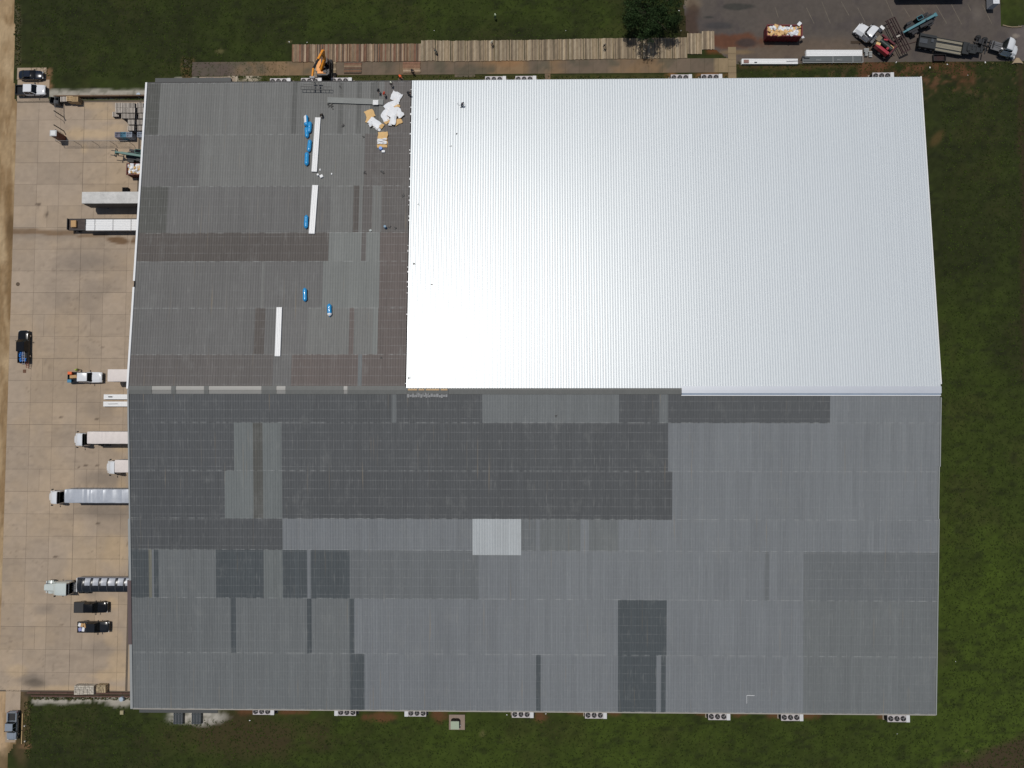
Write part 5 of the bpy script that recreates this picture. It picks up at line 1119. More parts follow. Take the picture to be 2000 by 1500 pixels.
# ------------------------------------------------------------------ excavator with a lifting frame
m_exo = M('excavator_orange', S(222, 142, 40), .4, var=.1, coat=.3); m_exb = M('excavator_black', (.015, .015, .016), .45, var=.15); m_track = M('track_steel', (.03, .028, .026), .7, var=.3, scale=4)
c = at(633, 133, 1.2); r = thing('excavator', 'orange tracked excavator on the timber mats lifting a black frame to the roof edge', 'excavator', (c.x, c.y, .2), 0)
for s in (-1, 1):
    mb = MB(); pf = [(-1.9, .45), (-1.6, .12), (1.6, .12), (1.9, .45), (1.6, .85), (-1.6, .85)]
    mb.loft([[(s * 1.15 - .28, y, z) for y, z in pf], [(s * 1.15 + .28, y, z) for y, z in pf]])
    for k in range(13): mb.box((s * 1.15, -1.7 + k * .283, .87), (.6, .1, .05))
    mb.build('track', m_track, r, smooth=False)
B((0, 0, .7), (1.8, 2.6, .4)).build('undercarriage', m_exb, r); MB().cyl((0, 0, .8), (0, 0, 1.1), .7, n=16).build('slew_ring', m_exb, r)
MB().prism([(-1.25, -1.5), (-.9, -1.85), (.9, -1.85), (1.25, -1.5), (1.25, 1.2), (-1.25, 1.2)], 1.05, 1.95).build('house', m_exb, r)
MB().box((-.75, .1, 2.0), (.85, 2.3, .14)).box((-.2, -1.3, 1.98), (1.6, .5, .12)).build('engine_cover', m_exo, r)
mb = MB(); mb.loft([[(.25, -.1, 1.9), (1.15, -.1, 1.9), (1.15, 1.25, 1.9), (.25, 1.25, 1.9)], [(.32, .0, 2.75), (1.08, .0, 2.75), (1.08, 1.0, 2.75), (.32, 1.0, 2.75)]]); mb.build('cab', m_glass, r); B((.7, .5, 2.8), (.84, 1.1, .08)).build('cab_roof', m_exb, r)
MB().cyl((.8, -1.0, 1.95), (.8, -1.0, 2.5), .07).box((.5, -1.2, 2.05), (.7, .5, .2)).build('exhaust', m_exb, r, smooth=False)
L_ = lambda px, py, z: at(px, py, z) - Vector((c.x, c.y, .2))
b0, b1, b2, b3 = Vector((-.2, -.9, 2.2)), L_(634, 116, 4.2), L_(630.5, 99, 6.4), L_(612, 134, 8.6)
b4 = L_(610, 150, 9.0)
mb = MB(); mb.bar(b0, b1, .4, .55).bar(b1, b2, .36, .5); mb.build('boom', m_exo, r); mb = MB(); mb.bar(b2, (b2 + b3) * .5, .36, .42); mb.build('stick', m_exo, r)
MB().bar((b2 + b3) * .5, b3, .28, .3).build('stick_extension', m_exb, r); MB().bar(b3, b4, .26, .34).build('stick_end', m_exo, r)
MB().bar(b0 + Vector((.3, .4, 0)), b1 + Vector((.15, 0, .1)), .14).bar(b0 + Vector((-.3, .4, 0)), b1 + Vector((-.15, 0, .1)), .14).bar(b1 + Vector((0, 0, .35)), b2 + (b3 - b2) * .18 + Vector((0, 0, .3)), .13).build('hydraulic_ram', m_exb, r)
B(b4 + Vector((0, -.1, .0)), (.9, .4, .3)).build('coupler', m_steel, r)
fr = MB(); zf = 9.2; fa, fb_ = L_(587, 168.5, zf), L_(647, 169.5, zf); gx_ = (fb_ - fa)
for dy in (0, -.55): fr.bar(fa + Vector((0, dy, 0)), fb_ + Vector((0, dy, 0)), .09)
for k in range(9): q = fa + gx_ * (k / 8); fr.bar(q, q + Vector((0, -.55, 0)), .07)
for k in (.42, .58): q = fa + gx_ * k; fr.bar(q + Vector((0, 1.0, 0)), q + Vector((0, -.5, 0)), .22, .08)
fr.bar(fa + gx_ * .35 + Vector((0, .9, 0)), fa + gx_ * .66 + Vector((0, .9, 0)), .16); fr.bar(fa + gx_ * .42 + Vector((0, .9, 0)), b4, .14); fr.bar(fa + gx_ * .1 + Vector((0, .35, 0)), fa + gx_ * .66 + Vector((0, .35, 0)), .06)
fr.build('lifting_frame', m_exb, r, smooth=False)
# ------------------------------------------------------------------ telehandlers
def telehandler(label, loc, rz, mat, L=6.2, up=.0, fork=True, ext=1.6):
    r = thing('telehandler', label, 'telehandler', loc, rz); 
    MB().prism([(-L / 2, -.75), (L / 2 - .8, -.75), (L / 2 - .4, -.45), (L / 2 - .4, .45), (L / 2 - .8, .75), (-L / 2, .75)], .7, 1.25).build('chassis', m_frame, r)
    MB().box((-.9, .72, 1.35), (2.6, .5, .7)).build('engine_cover', m_frame, r)
    mb = MB(); mb.loft([[(-.6, -1.1, 1.1), (.8, -1.1, 1.1), (.8, -.4, 1.1), (-.6, -.4, 1.1)], [(-.5, -1.05, 2.25), (.5, -1.05, 2.25), (.5, -.45, 2.25), (-.5, -.45, 2.25)]]); mb.build('cab', m_glass, r)
    mb = MB()
    for a, b in (((-.55, -1.1), (.58, -1.1)), ((.58, -1.1), (.58, -.4)), ((.58, -.4), (-.55, -.4)), ((-.55, -.4), (-.55, -1.1))): mb.bar((*a, 2.28), (*b, 2.28), .09)
    mb.build('cab_roof_frame', mat, r); B((0, -.75, 2.27), (.95, .55, .04)).build('roof_glass', m_glass, r)
    a, b = Vector((-L / 2 + .1, .05, 1.9)), Vector((L / 2 - .2, .05, 1.5 + up)); d = (b - a).normalized()
    MB().bar(a, b, .42, .5).box(tuple(a + Vector((-.15, 0, -.3))), (.5, .7, .9)).build('boom', mat, r); MB().bar(a + d * 2.5, b + d * ext, .3, .36).build('inner_boom', mat, r)
    e = b + d * ext; MB().box(tuple(e + Vector((.1, 0, -.4))), (.3, .5, .9)).build('boom_head', mat, r)
    if fork:
        mb = MB(); mb.box(tuple(e + Vector((.3, 0, -.7))), (.12, 1.5, .1)); mb.box(tuple(e + Vector((.3, 0, -.2))), (.12, 1.5, .1))
        for s in (-1, 1): mb.box(tuple(e + Vector((.3, s * .7, -.45))), (.1, .1, .6)); mb.box(tuple(e + Vector((.9, s * .45, -.78))), (1.2, .14, .06))
        mb.build('fork', m_frame, r)
    for x in (-L / 2 + 1.1, L / 2 - 1.5):
        for s in (-1, 1):
            wheel(r, x, s * 1.05, .62, .42); MB().box((x, s * 1.05, 1.3), (1.2, .45, .06)).build('mudguard', m_frame, r)
    MB().cyl((-.6, 1.1, 1.2), (-.6, 1.1, 2.1), .06).cyl((-.9, .2, 2.1), (-.9, .2, 2.35), .12).build('exhaust', m_chrome, r)
    return r
p1, p2 = at(1764, 64, 1.5), at(1831, 29, 1.5); mm = (p1 + p2) / 2
telehandler('dark telehandler with pale teal boom on the parking lot left of the lowboy trailer', (mm.x - .1, mm.y + .1, .02), yaw(p2, p1) , M('teal_pale', S(70, 118, 126), .4, var=.1), 6.0, -.2, True, .7)
p1 = at(257, 298, 2.0)
telehandler('green telehandler reaching its forks left out of the docks between pallets and the red dumpster', (p1.x + 1.3, p1.y - .6, .03), PI - .14, m_teal, 6.4, .9, True, 1.0)
# ------------------------------------------------------------------ dumpsters full of torn insulation
m_dred = M('dumpster_red', S(104, 30, 38), .5, var=.15, scale=1.5); m_drust = M('dumpster_maroon', S(92, 42, 36), .6, var=.2, scale=1.5)
def dumpster(label, x0, x1, y0, y1, zt, mat, seed, rz=0, x1w=None, mix=.5, n=60):
    a = at(x0, y0, zt); b = at(x1, y1, zt) if x1w is None else Vector((x1w, at(x0, y1, zt).y, 0)); L = b.x - a.x; W = a.y - b.y; r = thing('dumpster', label, 'dumpster', ((a.x + b.x) / 2, (a.y + b.y) / 2, .03), rz)
    for s in (-1, 1): MB().box((0, s * (W / 2 - .05), zt / 2 + .1), (L, .1, zt - .2)).build('side_wall', mat, r, smooth=False); 
    for s in (-1, 1): MB().box((s * (L / 2 - .05), 0, zt / 2 + .1), (.1, W - .2, zt - .2)).build('end_wall', mat, r, smooth=False)
    mb = MB()
    for s in (-1, 1):
        mb.box((0, s * (W / 2), zt), (L + .1, .16, .14)); mb.box((s * L / 2, 0, zt), (.16, W, .14))
        for k in range(8): mb.box((-L / 2 + L * (k + .5) / 8, s * (W / 2 + .05), zt / 2), (.12, .12, zt - .2))
    mb.build('rib', mat, r, smooth=False); B((0, 0, .3), (L - .2, W - .2, .3)).build('floor', mat, r, smooth=False)
    rr = random.Random(seed); mb = MB()
    for i in range(n):
        x = rr.uniform(-L / 2 + .35, L / 2 - .35); y = rr.uniform(-W / 2 + .3, W / 2 - .3); sx, sy = rr.uniform(.5, 1.1), rr.uniform(.3, .9)
        mb.box((x, y, zt - .25 + rr.uniform(-.15, .4)), (sx, sy, rr.uniform(.12, .35)), rz=rr.uniform(0, 3), rx=rr.uniform(-.5, .5), ry=rr.uniform(-.5, .5), mat=0 if rr.random() > mix else 1, top=(rr.uniform(.5, .9), rr.uniform(.5, .9)))
    mb.box((0, 0, zt - .55), (L - .3, W - .3, .5), mat=1)
    o = mb.build('debris', [m_ins, m_fib], r, smooth=False); o['kind'] = 'stuff'; return r
d1 = dumpster('red dumpster heaped with white and tan insulation in the middle of the parking lot', 1498, 1566.5, 49.5, 70, 2.2, m_dred, 5, -.02, mix=.45)
q = at(1561, 46, 2.6); B((0, 0, 0), (1.0, .6, .1), rz=.9, ry=.3).build('scrap_sheet', m_ins, d1, smooth=False).location = Vector(q) - Vector(d1.location)
q = at(1568, 72, 1.2); B((0, 0, 0), (.7, .45, .12), rz=.5, ry=.5).build('scrap_sheet', m_ins, d1, smooth=False).location = Vector(q) - Vector(d1.location)
dumpster('maroon dumpster full of pinkish white scraps at the docks below the green telehandler', 248, 283, 320, 341, 1.9, m_drust, 8, 0, x1w=-69.6, mix=.15, n=70)
# tall maroon tank with a white lid
p = at(104, 260, 3.0); r = thing('hopper', 'tall maroon hopper with a white square lid standing at the fence corner', 'hopper', (p.x, p.y, .03))
MB().box((0, 0, 1.5), (1.15, 1.0, 2.7)).build('body', m_drust, r, smooth=False); B((0, 0, 2.95), (1.3, 1.15, .12)).build('lid', m_whs, r, smooth=False); B((.0, 0, 3.03), (.9, .8, .05)).build('lid_panel', m_mk if False else M('lid_white', (.72, .72, .7), .5), r, smooth=False)
mb = MB(); [mb.box((sx * .5, sy * .42, .1), (.1, .1, .2)) for sx in (-1, 1) for sy in (-1, 1)]
for i in mb.f[:0]: pass
for sx in (-1, 1):
    for sy in (-1, 1): B((sx * .5, sy * .42, .08), (.12, .12, .16)).build('leg', m_frame, r, smooth=False)
# ------------------------------------------------------------------ pallets
m_pal = M('grey_pallet_wood', S(188, 178, 166), .9, var=.2, scale=3, rnd=.2)
mb = MB()
for i in range(5): mb.box((-.53 + i * .265, 0, .13), (.145, .96, .022))
for y in (-.43, 0, .43): mb.box((0, y, .07), (1.15, .09, .095), mat=1)
for x in (-.4, 0, .4): mb.box((x, 0, .012), (.34, .96, .022), mat=1)
m_pald = M('shaded_pallet_wood', S(50, 44, 40), .9, var=.2, scale=3)  # dark lower boards paint the shade seen between the top slats
pal_me = mb.mesh('pallet', [m_pal, m_pald], smooth=False)
ORD = ['first', 'second', 'third', 'fourth', 'fifth', 'sixth']
def pstack(px, py, n, where, rz=0, mesh=None, what='grey wooden pallet', g='stacked pallets in the fenced yard', zero=.03, X=None, pitch=.145):
    p = at(px, py, zero + n * pitch); me = mesh or pal_me
    if X is not None: p.x = X
    for k in range(n):
        o = bpy.data.objects.new('pallet', me); COL.objects.link(o); o.location = (p.x + random.uniform(-.02, .02), p.y + random.uniform(-.02, .02), zero + k * pitch); o.rotation_euler = (0, 0, rz + random.uniform(-.03, .03))
        tag(o, (f'topmost {what}, {where}' if k == n - 1 else f'{what} under the top one, {where}'), 'pallet', g)
rowy = [205.3, 215.3, 226.5, 238.3, 250]
cols = [[231, 243.5, 256.5, 272.5], [231, 243.7, 257, 275], [None, 243.5, 256.5, 277], [None, None, 256, 273.5], [None, None, 255.5, 275]]
for i, y in enumerate(rowy):
    for j, x in enumerate(cols[i]):
        if x: pstack(x, y, 13, f'{ORD[i]} row below the wall, {ORD[j]} column')
    for jj, xx in enumerate((280 + 4,)): pstack(287, y, 13, f'{ORD[i]} row below the wall, roof edge')
pstack(225.5, 223, 5, 'low stack at the left of the third row')
m_cr = [M('crate_lilac', S(128, 126, 140), .6, var=.15), M('crate_blue', S(70, 128, 152), .5, var=.12), M('crate_pale', S(150, 158, 170), .6, var=.12)]
def crate_mesh(m):
    mb = MB(); mb.box((0, 0, .03), (1.12, 1.0, .06))
    for s in (-1, 1): mb.box((s * .54, 0, .4), (.05, 1.0, .74)); mb.box((0, s * .48, .4), (1.03, .05, .74))
    for i in range(4): mb.box((-.4 + i * .27, 0, .74), (.05, .92, .05)); 
    for i in range(3): mb.box((0, -.3 + i * .3, .76), (1.0, .05, .05))
    return mb.mesh('plastic_crate', m, smooth=False)
for k, (x, m_, cn) in enumerate(((229.5, m_cr[0], 'lilac grey'), (240.3, m_cr[1], 'blue'), (252, m_cr[2], 'pale blue grey'), (273.5, m_cr[2], 'pale grey'))):
    me = crate_mesh(m_); p = at(x, 262.7, 1.6)
    for j in range(2):
        o = bpy.data.objects.new('plastic_crate', me); COL.objects.link(o); o.location = (p.x, p.y, .03 + j * .79)
        tag(o, f'{cn} plastic crate, ' + ('upper' if j else 'lower') + ' of two, ' + ('left end of the crate row above the telehandler', 'second in the crate row above the telehandler', 'third in the crate row above the telehandler', 'last in the crate row, by the roof edge')[k], 'crate', 'plastic crates in the fenced yard')
pstack(124, 193.5, 9, 'brown stack touching the black bin', what='brown pallet', g='pallet stacks along the upper retaining wall'); 
m_palt = M('tan_pallet_wood', S(176, 150, 112), .9, var=.2, scale=3, rnd=.1); palt = pal_me.copy(); palt.materials.clear(); palt.materials.append(m_palt); palt.materials.append(m_pald)
pstack(135.5, 192, 11, 'middle of three stacks along the wall', mesh=palt, what='tan pallet', g='pallet stacks along the upper retaining wall'); pstack(146, 193.5, 11, 'right of three stacks along the wall', mesh=palt, what='tan pallet', g='pallet stacks along the upper retaining wall')
p = at(106, 196, 1.3); r = thing('refuse_bin', 'black open refuse bin left of the pallet stacks by the upper retaining wall', 'bin', (p.x, p.y, .03), -.12)
for s in (-1, 1): B((0, s * .6, .75), (1.7, .06, 1.1)).build('side_wall', m_exb, r, smooth=False); B((s * .85, 0, .75), (.06, 1.14, 1.1)).build('end_wall', m_exb, r, smooth=False)
B((0, 0, .25), (1.7, 1.2, .1)).build('floor', m_exb, r, smooth=False); MB().box((-.1, .0, .5), (1.2, .8, .4), top=(.7, .7)).build('contents', M('bin_waste', (.05, .055, .065), .7, var=.4, scale=6), r, smooth=False)
# block piles by the lower retaining wall
m_block = M('pale_block', S(172, 164, 150), .85, var=.18, scale=3, rnd=.2); m_blk2 = M('tan_block', S(160, 142, 112), .85, var=.2, scale=3, rnd=.25)
def blockpile(label, x0, x1, y0, y1, zt, nx, ny, mat, wd='block'):
    a, b = at(x0, y0, zt), at(x1, y1, zt); L, W = b.x - a.x, a.y - b.y; r = thing('block_pile', label, 'stacked blocks', ((a.x + b.x) / 2, (a.y + b.y) / 2, .03))
    me = B((0, 0, 0), (L / nx - .04, W / ny - .04, zt / 3 - .02)).mesh(wd, mat, smooth=False)
    for i in range(nx):
        for j in range(ny):
            for k in range(3):
                if k < 2 and 0 < i < nx - 1 and 0 < j < ny - 1: continue
                o = bpy.data.objects.new(wd, me); COL.objects.link(o); o.parent = r; o.location = (-L / 2 + L * (i + .5) / nx + random.uniform(-.02, .02), -W / 2 + W * (j + .5) / ny, zt / 6 + k * zt / 3 + (random.uniform(-.05, .05) if k == 2 else 0)); o.rotation_euler = (0, 0, random.uniform(-.04, .04))
blockpile('pale pallet load of stone blocks, left one of three above the lower retaining wall', 145, 163.5, 1339, 1357, 1.2, 5, 5, m_block); blockpile('pale grey pallet load of stone blocks, middle one of three above the lower retaining wall', 164, 183, 1339, 1356.5, 1.1, 5, 5, m_block); blockpile('tan pallet load of mixed blocks, right one of three above the lower retaining wall', 188.5, 206, 1338, 1353, 1.1, 5, 4, m_blk2)
# ------------------------------------------------------------------ retaining walls, fence, posts
m_rail = M('tie_timber', S(104, 84, 66), .9, var=.25, scale=2, rnd=.15, stretch=(.4, 3, 3)); m_brick = M('brown_wall', S(84, 62, 52), .9, var=.2, scale=2, rnd=.1)
def tiewall(label, x0, x1, py, zt, mat, n=2, dy=0, ln=2.6):
    a, b = at(x0, py, zt), Vector((x1, 0, 0)); r = thing('retaining_wall', label, 'retaining wall', (a.x, a.y, 0)); L = b.x - a.x; x = 0
    while x < L:
        l = min(ln, L - x)
        for k in range(n):
            o = B((0, 0, 0), (l - .04, .24, zt / n - .02)).build('timber', mat, r, smooth=False); o.location = (x + l / 2, dy * (x / L), zt / n * (k + .5))
        x += l
    return r
tiewall('timber retaining wall between the upper gravel strip and the concrete yard', 104, WALLX, 187, .9, m_rail, 3)
tiewall('brown retaining wall between the concrete lot and the lower gravel strip', 52, WALLX, 1353.5, .5, m_brick, 2); tiewall('second brown timber edging just below the lower retaining wall', 60, WALLX, 1359.5, .25, m_brick, 1)
m_post = M('fence_steel', (.2, .2, .2), .5, metal=.3, var=.1)
fz = 2.4; r = thing('chain_link_fence', 'chain link fence round the pallet yard with open gate posts', 'fence', at(124, 284, 0)); O = Vector(r.location)
def wire(a, b, z0, z1, st):
    mb = MB(); L = (b - a).length; d = (b - a) / L; n = int(L / st)
    for i in range(n + 1):
        for s in (-1, 1):
            q = a + d * (i * st); e = q + d * (s * (z1 - z0) * .6)
            t = (e - a).dot(d)
            if 0 <= t <= L: mb.bar(Vector((q.x, q.y, z0)) - O, Vector((e.x, e.y, z1)) - O, .012)
    return mb
corners = [(at(124, 284), at(262, 284)), (at(123, 198), at(123.5, 236)), (at(123.5, 262), at(124, 284))]
for a, b in corners:
    MB().bar(a - O + Vector((0, 0, fz)), b - O + Vector((0, 0, fz)), .05).build('top_rail', m_post, r, smooth=False); n = max(1, int((b - a).length / 2.9))
    for i in range(n + 1): q = a + (b - a) * (i / n) - O; MB().cyl((q.x, q.y, 0), (q.x, q.y, fz), .04, n=6).build('post', m_post, r)
    o = wire(a, b, .1, fz, .3).build('wire_mesh', m_post, r, smooth=False); o['kind'] = 'stuff'
for (x, y), lb in (((125, 229), 'upper dark leaning gate post at the left of the pallet yard'), ((125, 256), 'lower dark leaning gate post at the left of the pallet yard')):
    b_ = at(x, y); mb = MB().cyl(tuple(b_), tuple(b_ + Vector((.0, .0, 2.9))), .09, n=8); mb.cyl(tuple(b_ + Vector((0, 0, 2.9))), tuple(b_ + Vector((0, 0, 2.96))), .11, n=8); o = mb.build('gate_post', dark); tag(o, lb.replace('leaning ', ''), 'post', 'gate posts of the pallet yard')
def simple(name, mb, mat, p, label, cat, rz=0, **k): o = mb.build(name, mat, None, **k); o.location = p; o.rotation_euler = (0, 0, rz); return tag(o, label, cat)
simple('round_lid', MB().cyl((0, 0, 0), (0, 0, .5), .42, n=18).cyl((0, 0, .5), (0, 0, .56), .36, n=18), M('lid_blue_grey', S(160, 172, 182), .4), at(270, 185, .5) - Vector((0, 0, .5)), 'round blue grey lid on the upper gravel strip beside the roof', 'lid')
simple('round_lid', MB().cyl((0, 0, 0), (0, 0, .7), .42, n=18).cyl((0, 0, .7), (0, 0, .76), .36, n=18), M('lid_blue_grey', S(160, 172, 182), .4), at(236.5, 1366, .7) - Vector((0, 0, .7)), 'round blue grey lid on the lower gravel strip beside the roof', 'lid')
simple('utility_box', MB().box((0, 0, .2), (.65, .7, .4)).box((0, 0, .42), (.5, .55, .05)), M('box_tan', S(150, 140, 108), .8), at(237.5, 1392, .4) - Vector((0, 0, .4)), 'small square tan box in the grass below the lower left roof corner', 'utility box', smooth=False)
simple('curb_rail', MB().bar((0, 0, .12), (0, -5.6, .12), .11).bar((0, -.4, .03), (0, -.4, .12), .08).bar((0, -5, .03), (0, -5, .12), .08), M('pale_yellow', S(190, 160, 112), .6), at(45, 1393), 'long pale yellow rail on the ground beside the silver pickup', 'rail', smooth=False)
for (x, y, lb) in ((49.5, 1417, 'upper'), (50, 1447, 'lower')): simple('marker_stone', MB().cyl((0, 0, 0), (0, 0, .3), .16, .13, 8), M('stone_white', S(176, 170, 158), .8), at(x, y), f'small white marker stone, {lb} of two beside the pale yellow rail', 'stone')
mb = MB()
for k in range(6): mb.box((k * .2, 0, .35), (.06, .75, .7)); 
mb.box((.5, .38, .66), (1.2, .04, .06)).box((.5, -.38, .66), (1.2, .04, .06))
simple('rack', mb, dark, at(243, 372, .1), 'small black barred rack on the concrete above the weathered white trailer', 'rack', smooth=False)
# old condenser cages in the gravel
m_cage = M('cage_dark', (.05, .06, .065), .6, var=.25, scale=4, rnd=.1)
def cage(px, py, w_, d, label):
    p = at(px, py, .7); r = thing('old_condenser', label, 'condenser', (p.x, p.y, 0), 0, 'dark caged condensers on gravel')
    B((0, 0, .1), (w_ + .1, d + .1, .15)).build('base', m_plain, r, smooth=False); B((0, 0, .45), (w_, d, .55)).build('coil', m_cage, r, smooth=False)
    for k in range(6):
        MB().box((-w_ / 2 + w_ * (k + .5) / 6, 0, .76), (.08, d, .07)).build('bar', m_steel if k % 2 else m_cage, r, smooth=False)
    for s in (-1, 1): B((0, s * d * .36, .8), (w_, .12, .06)).build('cross_bar', m_cage, r, smooth=False)
cage(348, 1403, 1.75, 2.1, 'left one of two dark caged condensers on the lower gravel patch'); cage(383.5, 1403, 1.75, 2.1, 'right one of two dark caged condensers on the lower gravel patch')
cage(410, 156, 1.5, .9, 'left one of two small dark condensers on the pad beyond the upper canopy'); cage(442.5, 156, 1.5, .9, 'right one of two small dark condensers on the pad beyond the upper canopy')
# transformer on its pad
p, q = at(877, 1425, .1), at(908, 1396, .1); r = thing('transformer', 'pale green transformer cabinet on a square concrete pad below the south wall', 'transformer', ((p.x + q.x) / 2, (p.y + q.y) / 2, 0))
B((0, 0, .07), (q.x - p.x, q.y - p.y, .16)).build('pad', M('pad_pink', S(132, 116, 104), .85, var=.15), r, smooth=False)
m_tg = M('transformer_green', S(150, 162, 140), .5, var=.05); m_tk = M('transformer_dark', (.012, .014, .012), .6)
t0 = at(888.3, 1417, 1.4) - Vector(r.location); t0.z = 0
B((t0.x, t0.y + .1, .75), (1.5, 1.25, 1.2)).build('cabinet', m_tk, r, smooth=False); MB().box((t0.x, t0.y + .32, 1.38), (1.56, .86, .08)).build('lid', m_tg, r); MB().box((t0.x, t0.y - .42, 1.36), (1.56, .6, .06)).build('lid', m_tg, r)
for s in (-1, 1): B((t0.x + s * .3, t0.y + .8, .8), (.5, .1, 1.0)).build('radiator', m_tk, r, smooth=False)
B((t0.x, t0.y - .56, .7), (1.5, .06, 1.1)).build('door', m_tg, r, smooth=False); MB().cyl((t0.x + .95, t0.y - .35, .15), (t0.x + .95, t0.y - .35, .5), .09).build('vent_pipe', m_alu, r)
#PART5
# ------------------------------------------------------------------ parking lot things
# panel stacks and the grey rack beside the lot
panel_stack('white panel stack with a brown label at its left end, along the lower lot edge', at(1448.5, 120, .5) * 1 - Vector((0, 0, .45)), at(1558, 120, .5) - Vector((0, 0, .45)), .95, .5, 5, ribs=3, straps=0)
simple('label_sheet', MB().box((0, 0, .03), (1.0, .62, .05)), M('brown_label', S(128, 96, 88), .7, var=.3, scale=7), at(1457.5, 119.8, .62), 'brown printed sheet on the left end of the lower white panel stack', 'sheet', smooth=False)
simple('tool_bar', MB().box((0, 0, .03), (.5, .14, .06)), m_blackp, at(1476, 121.7, .62), 'small dark tool on the white panel stack right of the brown sheet', 'tool', smooth=False)
simple('rod', MB().bar((0, 0, 0), (2.2, .08, 0), .05), m_steel, at(1536, 120, .62), 'thin steel rod on the right end of the white panel stack', 'rod', smooth=False)
panel_stack('wide white panel stack on the lot just above the grey metal rack', at(1575, 103.5, .7) - Vector((0, 0, .65)), at(1684.5, 103.5, .7) - Vector((0, 0, .65)), 1.15, .65, 6, ribs=4, straps=0)
p, q = at(1568, 116, .7), at(1686, 116, .7); r = thing('steel_rack', 'long grey steel rack filled with grey sheets between white panels and grass', 'rack', (p.x, p.y, .03)); L = q.x - p.x; m_rk = M('rack_paint', S(150, 152, 150), .5, var=.1)
mb = MB(); [mb.bar((0, s * .62, .62), (L, s * .62, .62), .1) for s in (-1, 1)]
for x in (0.05, L * .5, L * .83, L - .05): mb.bar((x, -.62, .62), (x, .62, .62), .09); mb.box((x, -.6, .3), (.09, .09, .6)); mb.box((x, .6, .3), (.09, .09, .6))
mb.build('rack_frame', m_rk, r, smooth=False); B((L / 2, .08, .45), (L - .5, 1.0, .2)).build('sheet', M('rack_sheet', S(82, 86, 86), .45, var=.12), r, smooth=False)
for k, x in enumerate((1593, 1634)): mb = MB().bar((0, 0, 0), (1.1, .16, 0), .05).bar((0, 0, 0), (1.1, -.1, 0), .05); o = mb.build('strap', m_rk, r, smooth=False); o.location = (at(x, 116, .7).x - p.x, -.1, .58)
MB().bar((-.3, .3, .7), (1.3, .25, .68), .1).box((.1, .45, .75), (.5, .3, .15)).build('lever', m_frame, r, smooth=False)
r2 = thing('bundle', 'short bundle of white channel ends right of the wide panel stack', 'metal bundle', at(1690, 104, 0)); 
for i in range(4): B((0, -.6 + i * .38, .3), (.55 if i < 2 else .9, .26, .5)).build('channel', m_rk, r2, smooth=False); B((.85, -.8 + i * .3, .2), (.6, .2, .3)).build('channel', m_rk, r2, smooth=False)
# white conventional truck with a red body
a, b = at(1682, 48, 2.0), at(1700, 60, 2.0)
yw = yaw(at(1735, 92, 1), at(1676, 46, 1)); nose = at(1676, 52, 1.2)
r = tractor('white bonneted truck with an open red equipment body, parked slantwise', (nose.x, nose.y, .02), yw, p_white, L=8.2, hood=1.7, cab=1.5, zr=2.7, deck=.9)
m_trk = M('truck_red', S(150, 38, 50), .45, var=.12, coat=.4); m_trd = M('truck_dark_red', S(80, 24, 30), .6, var=.2)
MB().box((-6.3, 0, 1.35), (3.9, 2.1, .25)).build('truck_bed', m_frame, r, smooth=False)
MB().box((-6.0, -1.15, 1.55), (3.0, .35, .75)).build('side_locker', m_trd, r); MB().box((-6.2, 1.1, 1.6), (2.9, .55, .85)).build('side_locker', m_trk, r)
MB().cyl((-7.6, 0, 1.85), (-4.9, 0, 1.85), .42, n=14).build('tank', M('tank_green', S(44, 54, 48), .4, var=.1), r); MB().box((-7.9, 0, 1.6), (.3, 2.2, .6)).build('rear_bar', m_trd, r)
MB().box((-5.0, .8, 1.9), (.8, .5, .3), rz=.3).box((-7.4, -.5, 1.7), (.9, .3, .25)).build('tan_gear', m_fib, r, smooth=False); MB().box((-4.5, -.2, 1.7), (.8, 1.1, .4)).build('tool_chest', M('chest_tan', S(116, 104, 86), .7), r)
MB().box((-5.6, -.6, 2.0), (.7, .3, .3), rz=.5).box((-6.9, .3, 2.1), (.4, .9, .15)).build('red_gear', m_trk, r, smooth=False)
simple('cabinet', MB().box((0, 0, .5), (.8, .5, 1.0)).box((0, 0, 1.03), (.86, .56, .08)), m_paper, at(1723, 54, 1.0) - Vector((0, 0, 1.0)), 'small white cabinet standing beside the red equipment body', 'cabinet', rz=-.75)
simple('dark_board', MB().box((0, 0, .04), (3.6, .5, .07)), M('dark_brown_board', S(58, 46, 34), .9, var=.2), at(1680, 83), 'dark brown board lying left of the red equipment body', 'board', rz=-.02, smooth=False)  # thin dark brown slab lying on the asphalt
# rust-dark steel frame trailer
m_rust = M('rusty_steel', S(56, 36, 34), .7, var=.25, scale=3)
a, b = at(1738, 36, 1.4), at(1770, 100, 1.4); d = (b - a); r = thing('frame_trailer', 'rust dark skeletal frame trailer of parallel beams beside the teal telehandler', 'trailer', a - Vector((0, 0, 1.4)), yaw(a, b)); L = d.length
r.rotation_euler = (0, 0, yaw(a, b))
for y in (-.85, -.5, .05, .45, .9): B((L / 2, y, 1.35 if abs(y) < .6 else 1.42), (L - abs(y) * .3, .14, .18)).build('beam', m_rust, r, smooth=False)
for x in (.1, L * .52, L * .6, L - .1): B((x, 0, 1.22), (.16, 1.9, .12)).build('cross_beam', m_rust, r, smooth=False)
for s in (-1, 1): wheel(r, L * .56, s * 1.15, .42, .3)
MB().box((L * .54, -.2, 1.55), (.3, .75, .14)).build('winch', M('pale_steel', S(160, 152, 142), .5), r, smooth=False)
MB().box((L + .05, 0, 1.42), (.14, 1.95, .14)).build('end_beam', m_rust, r, smooth=False)
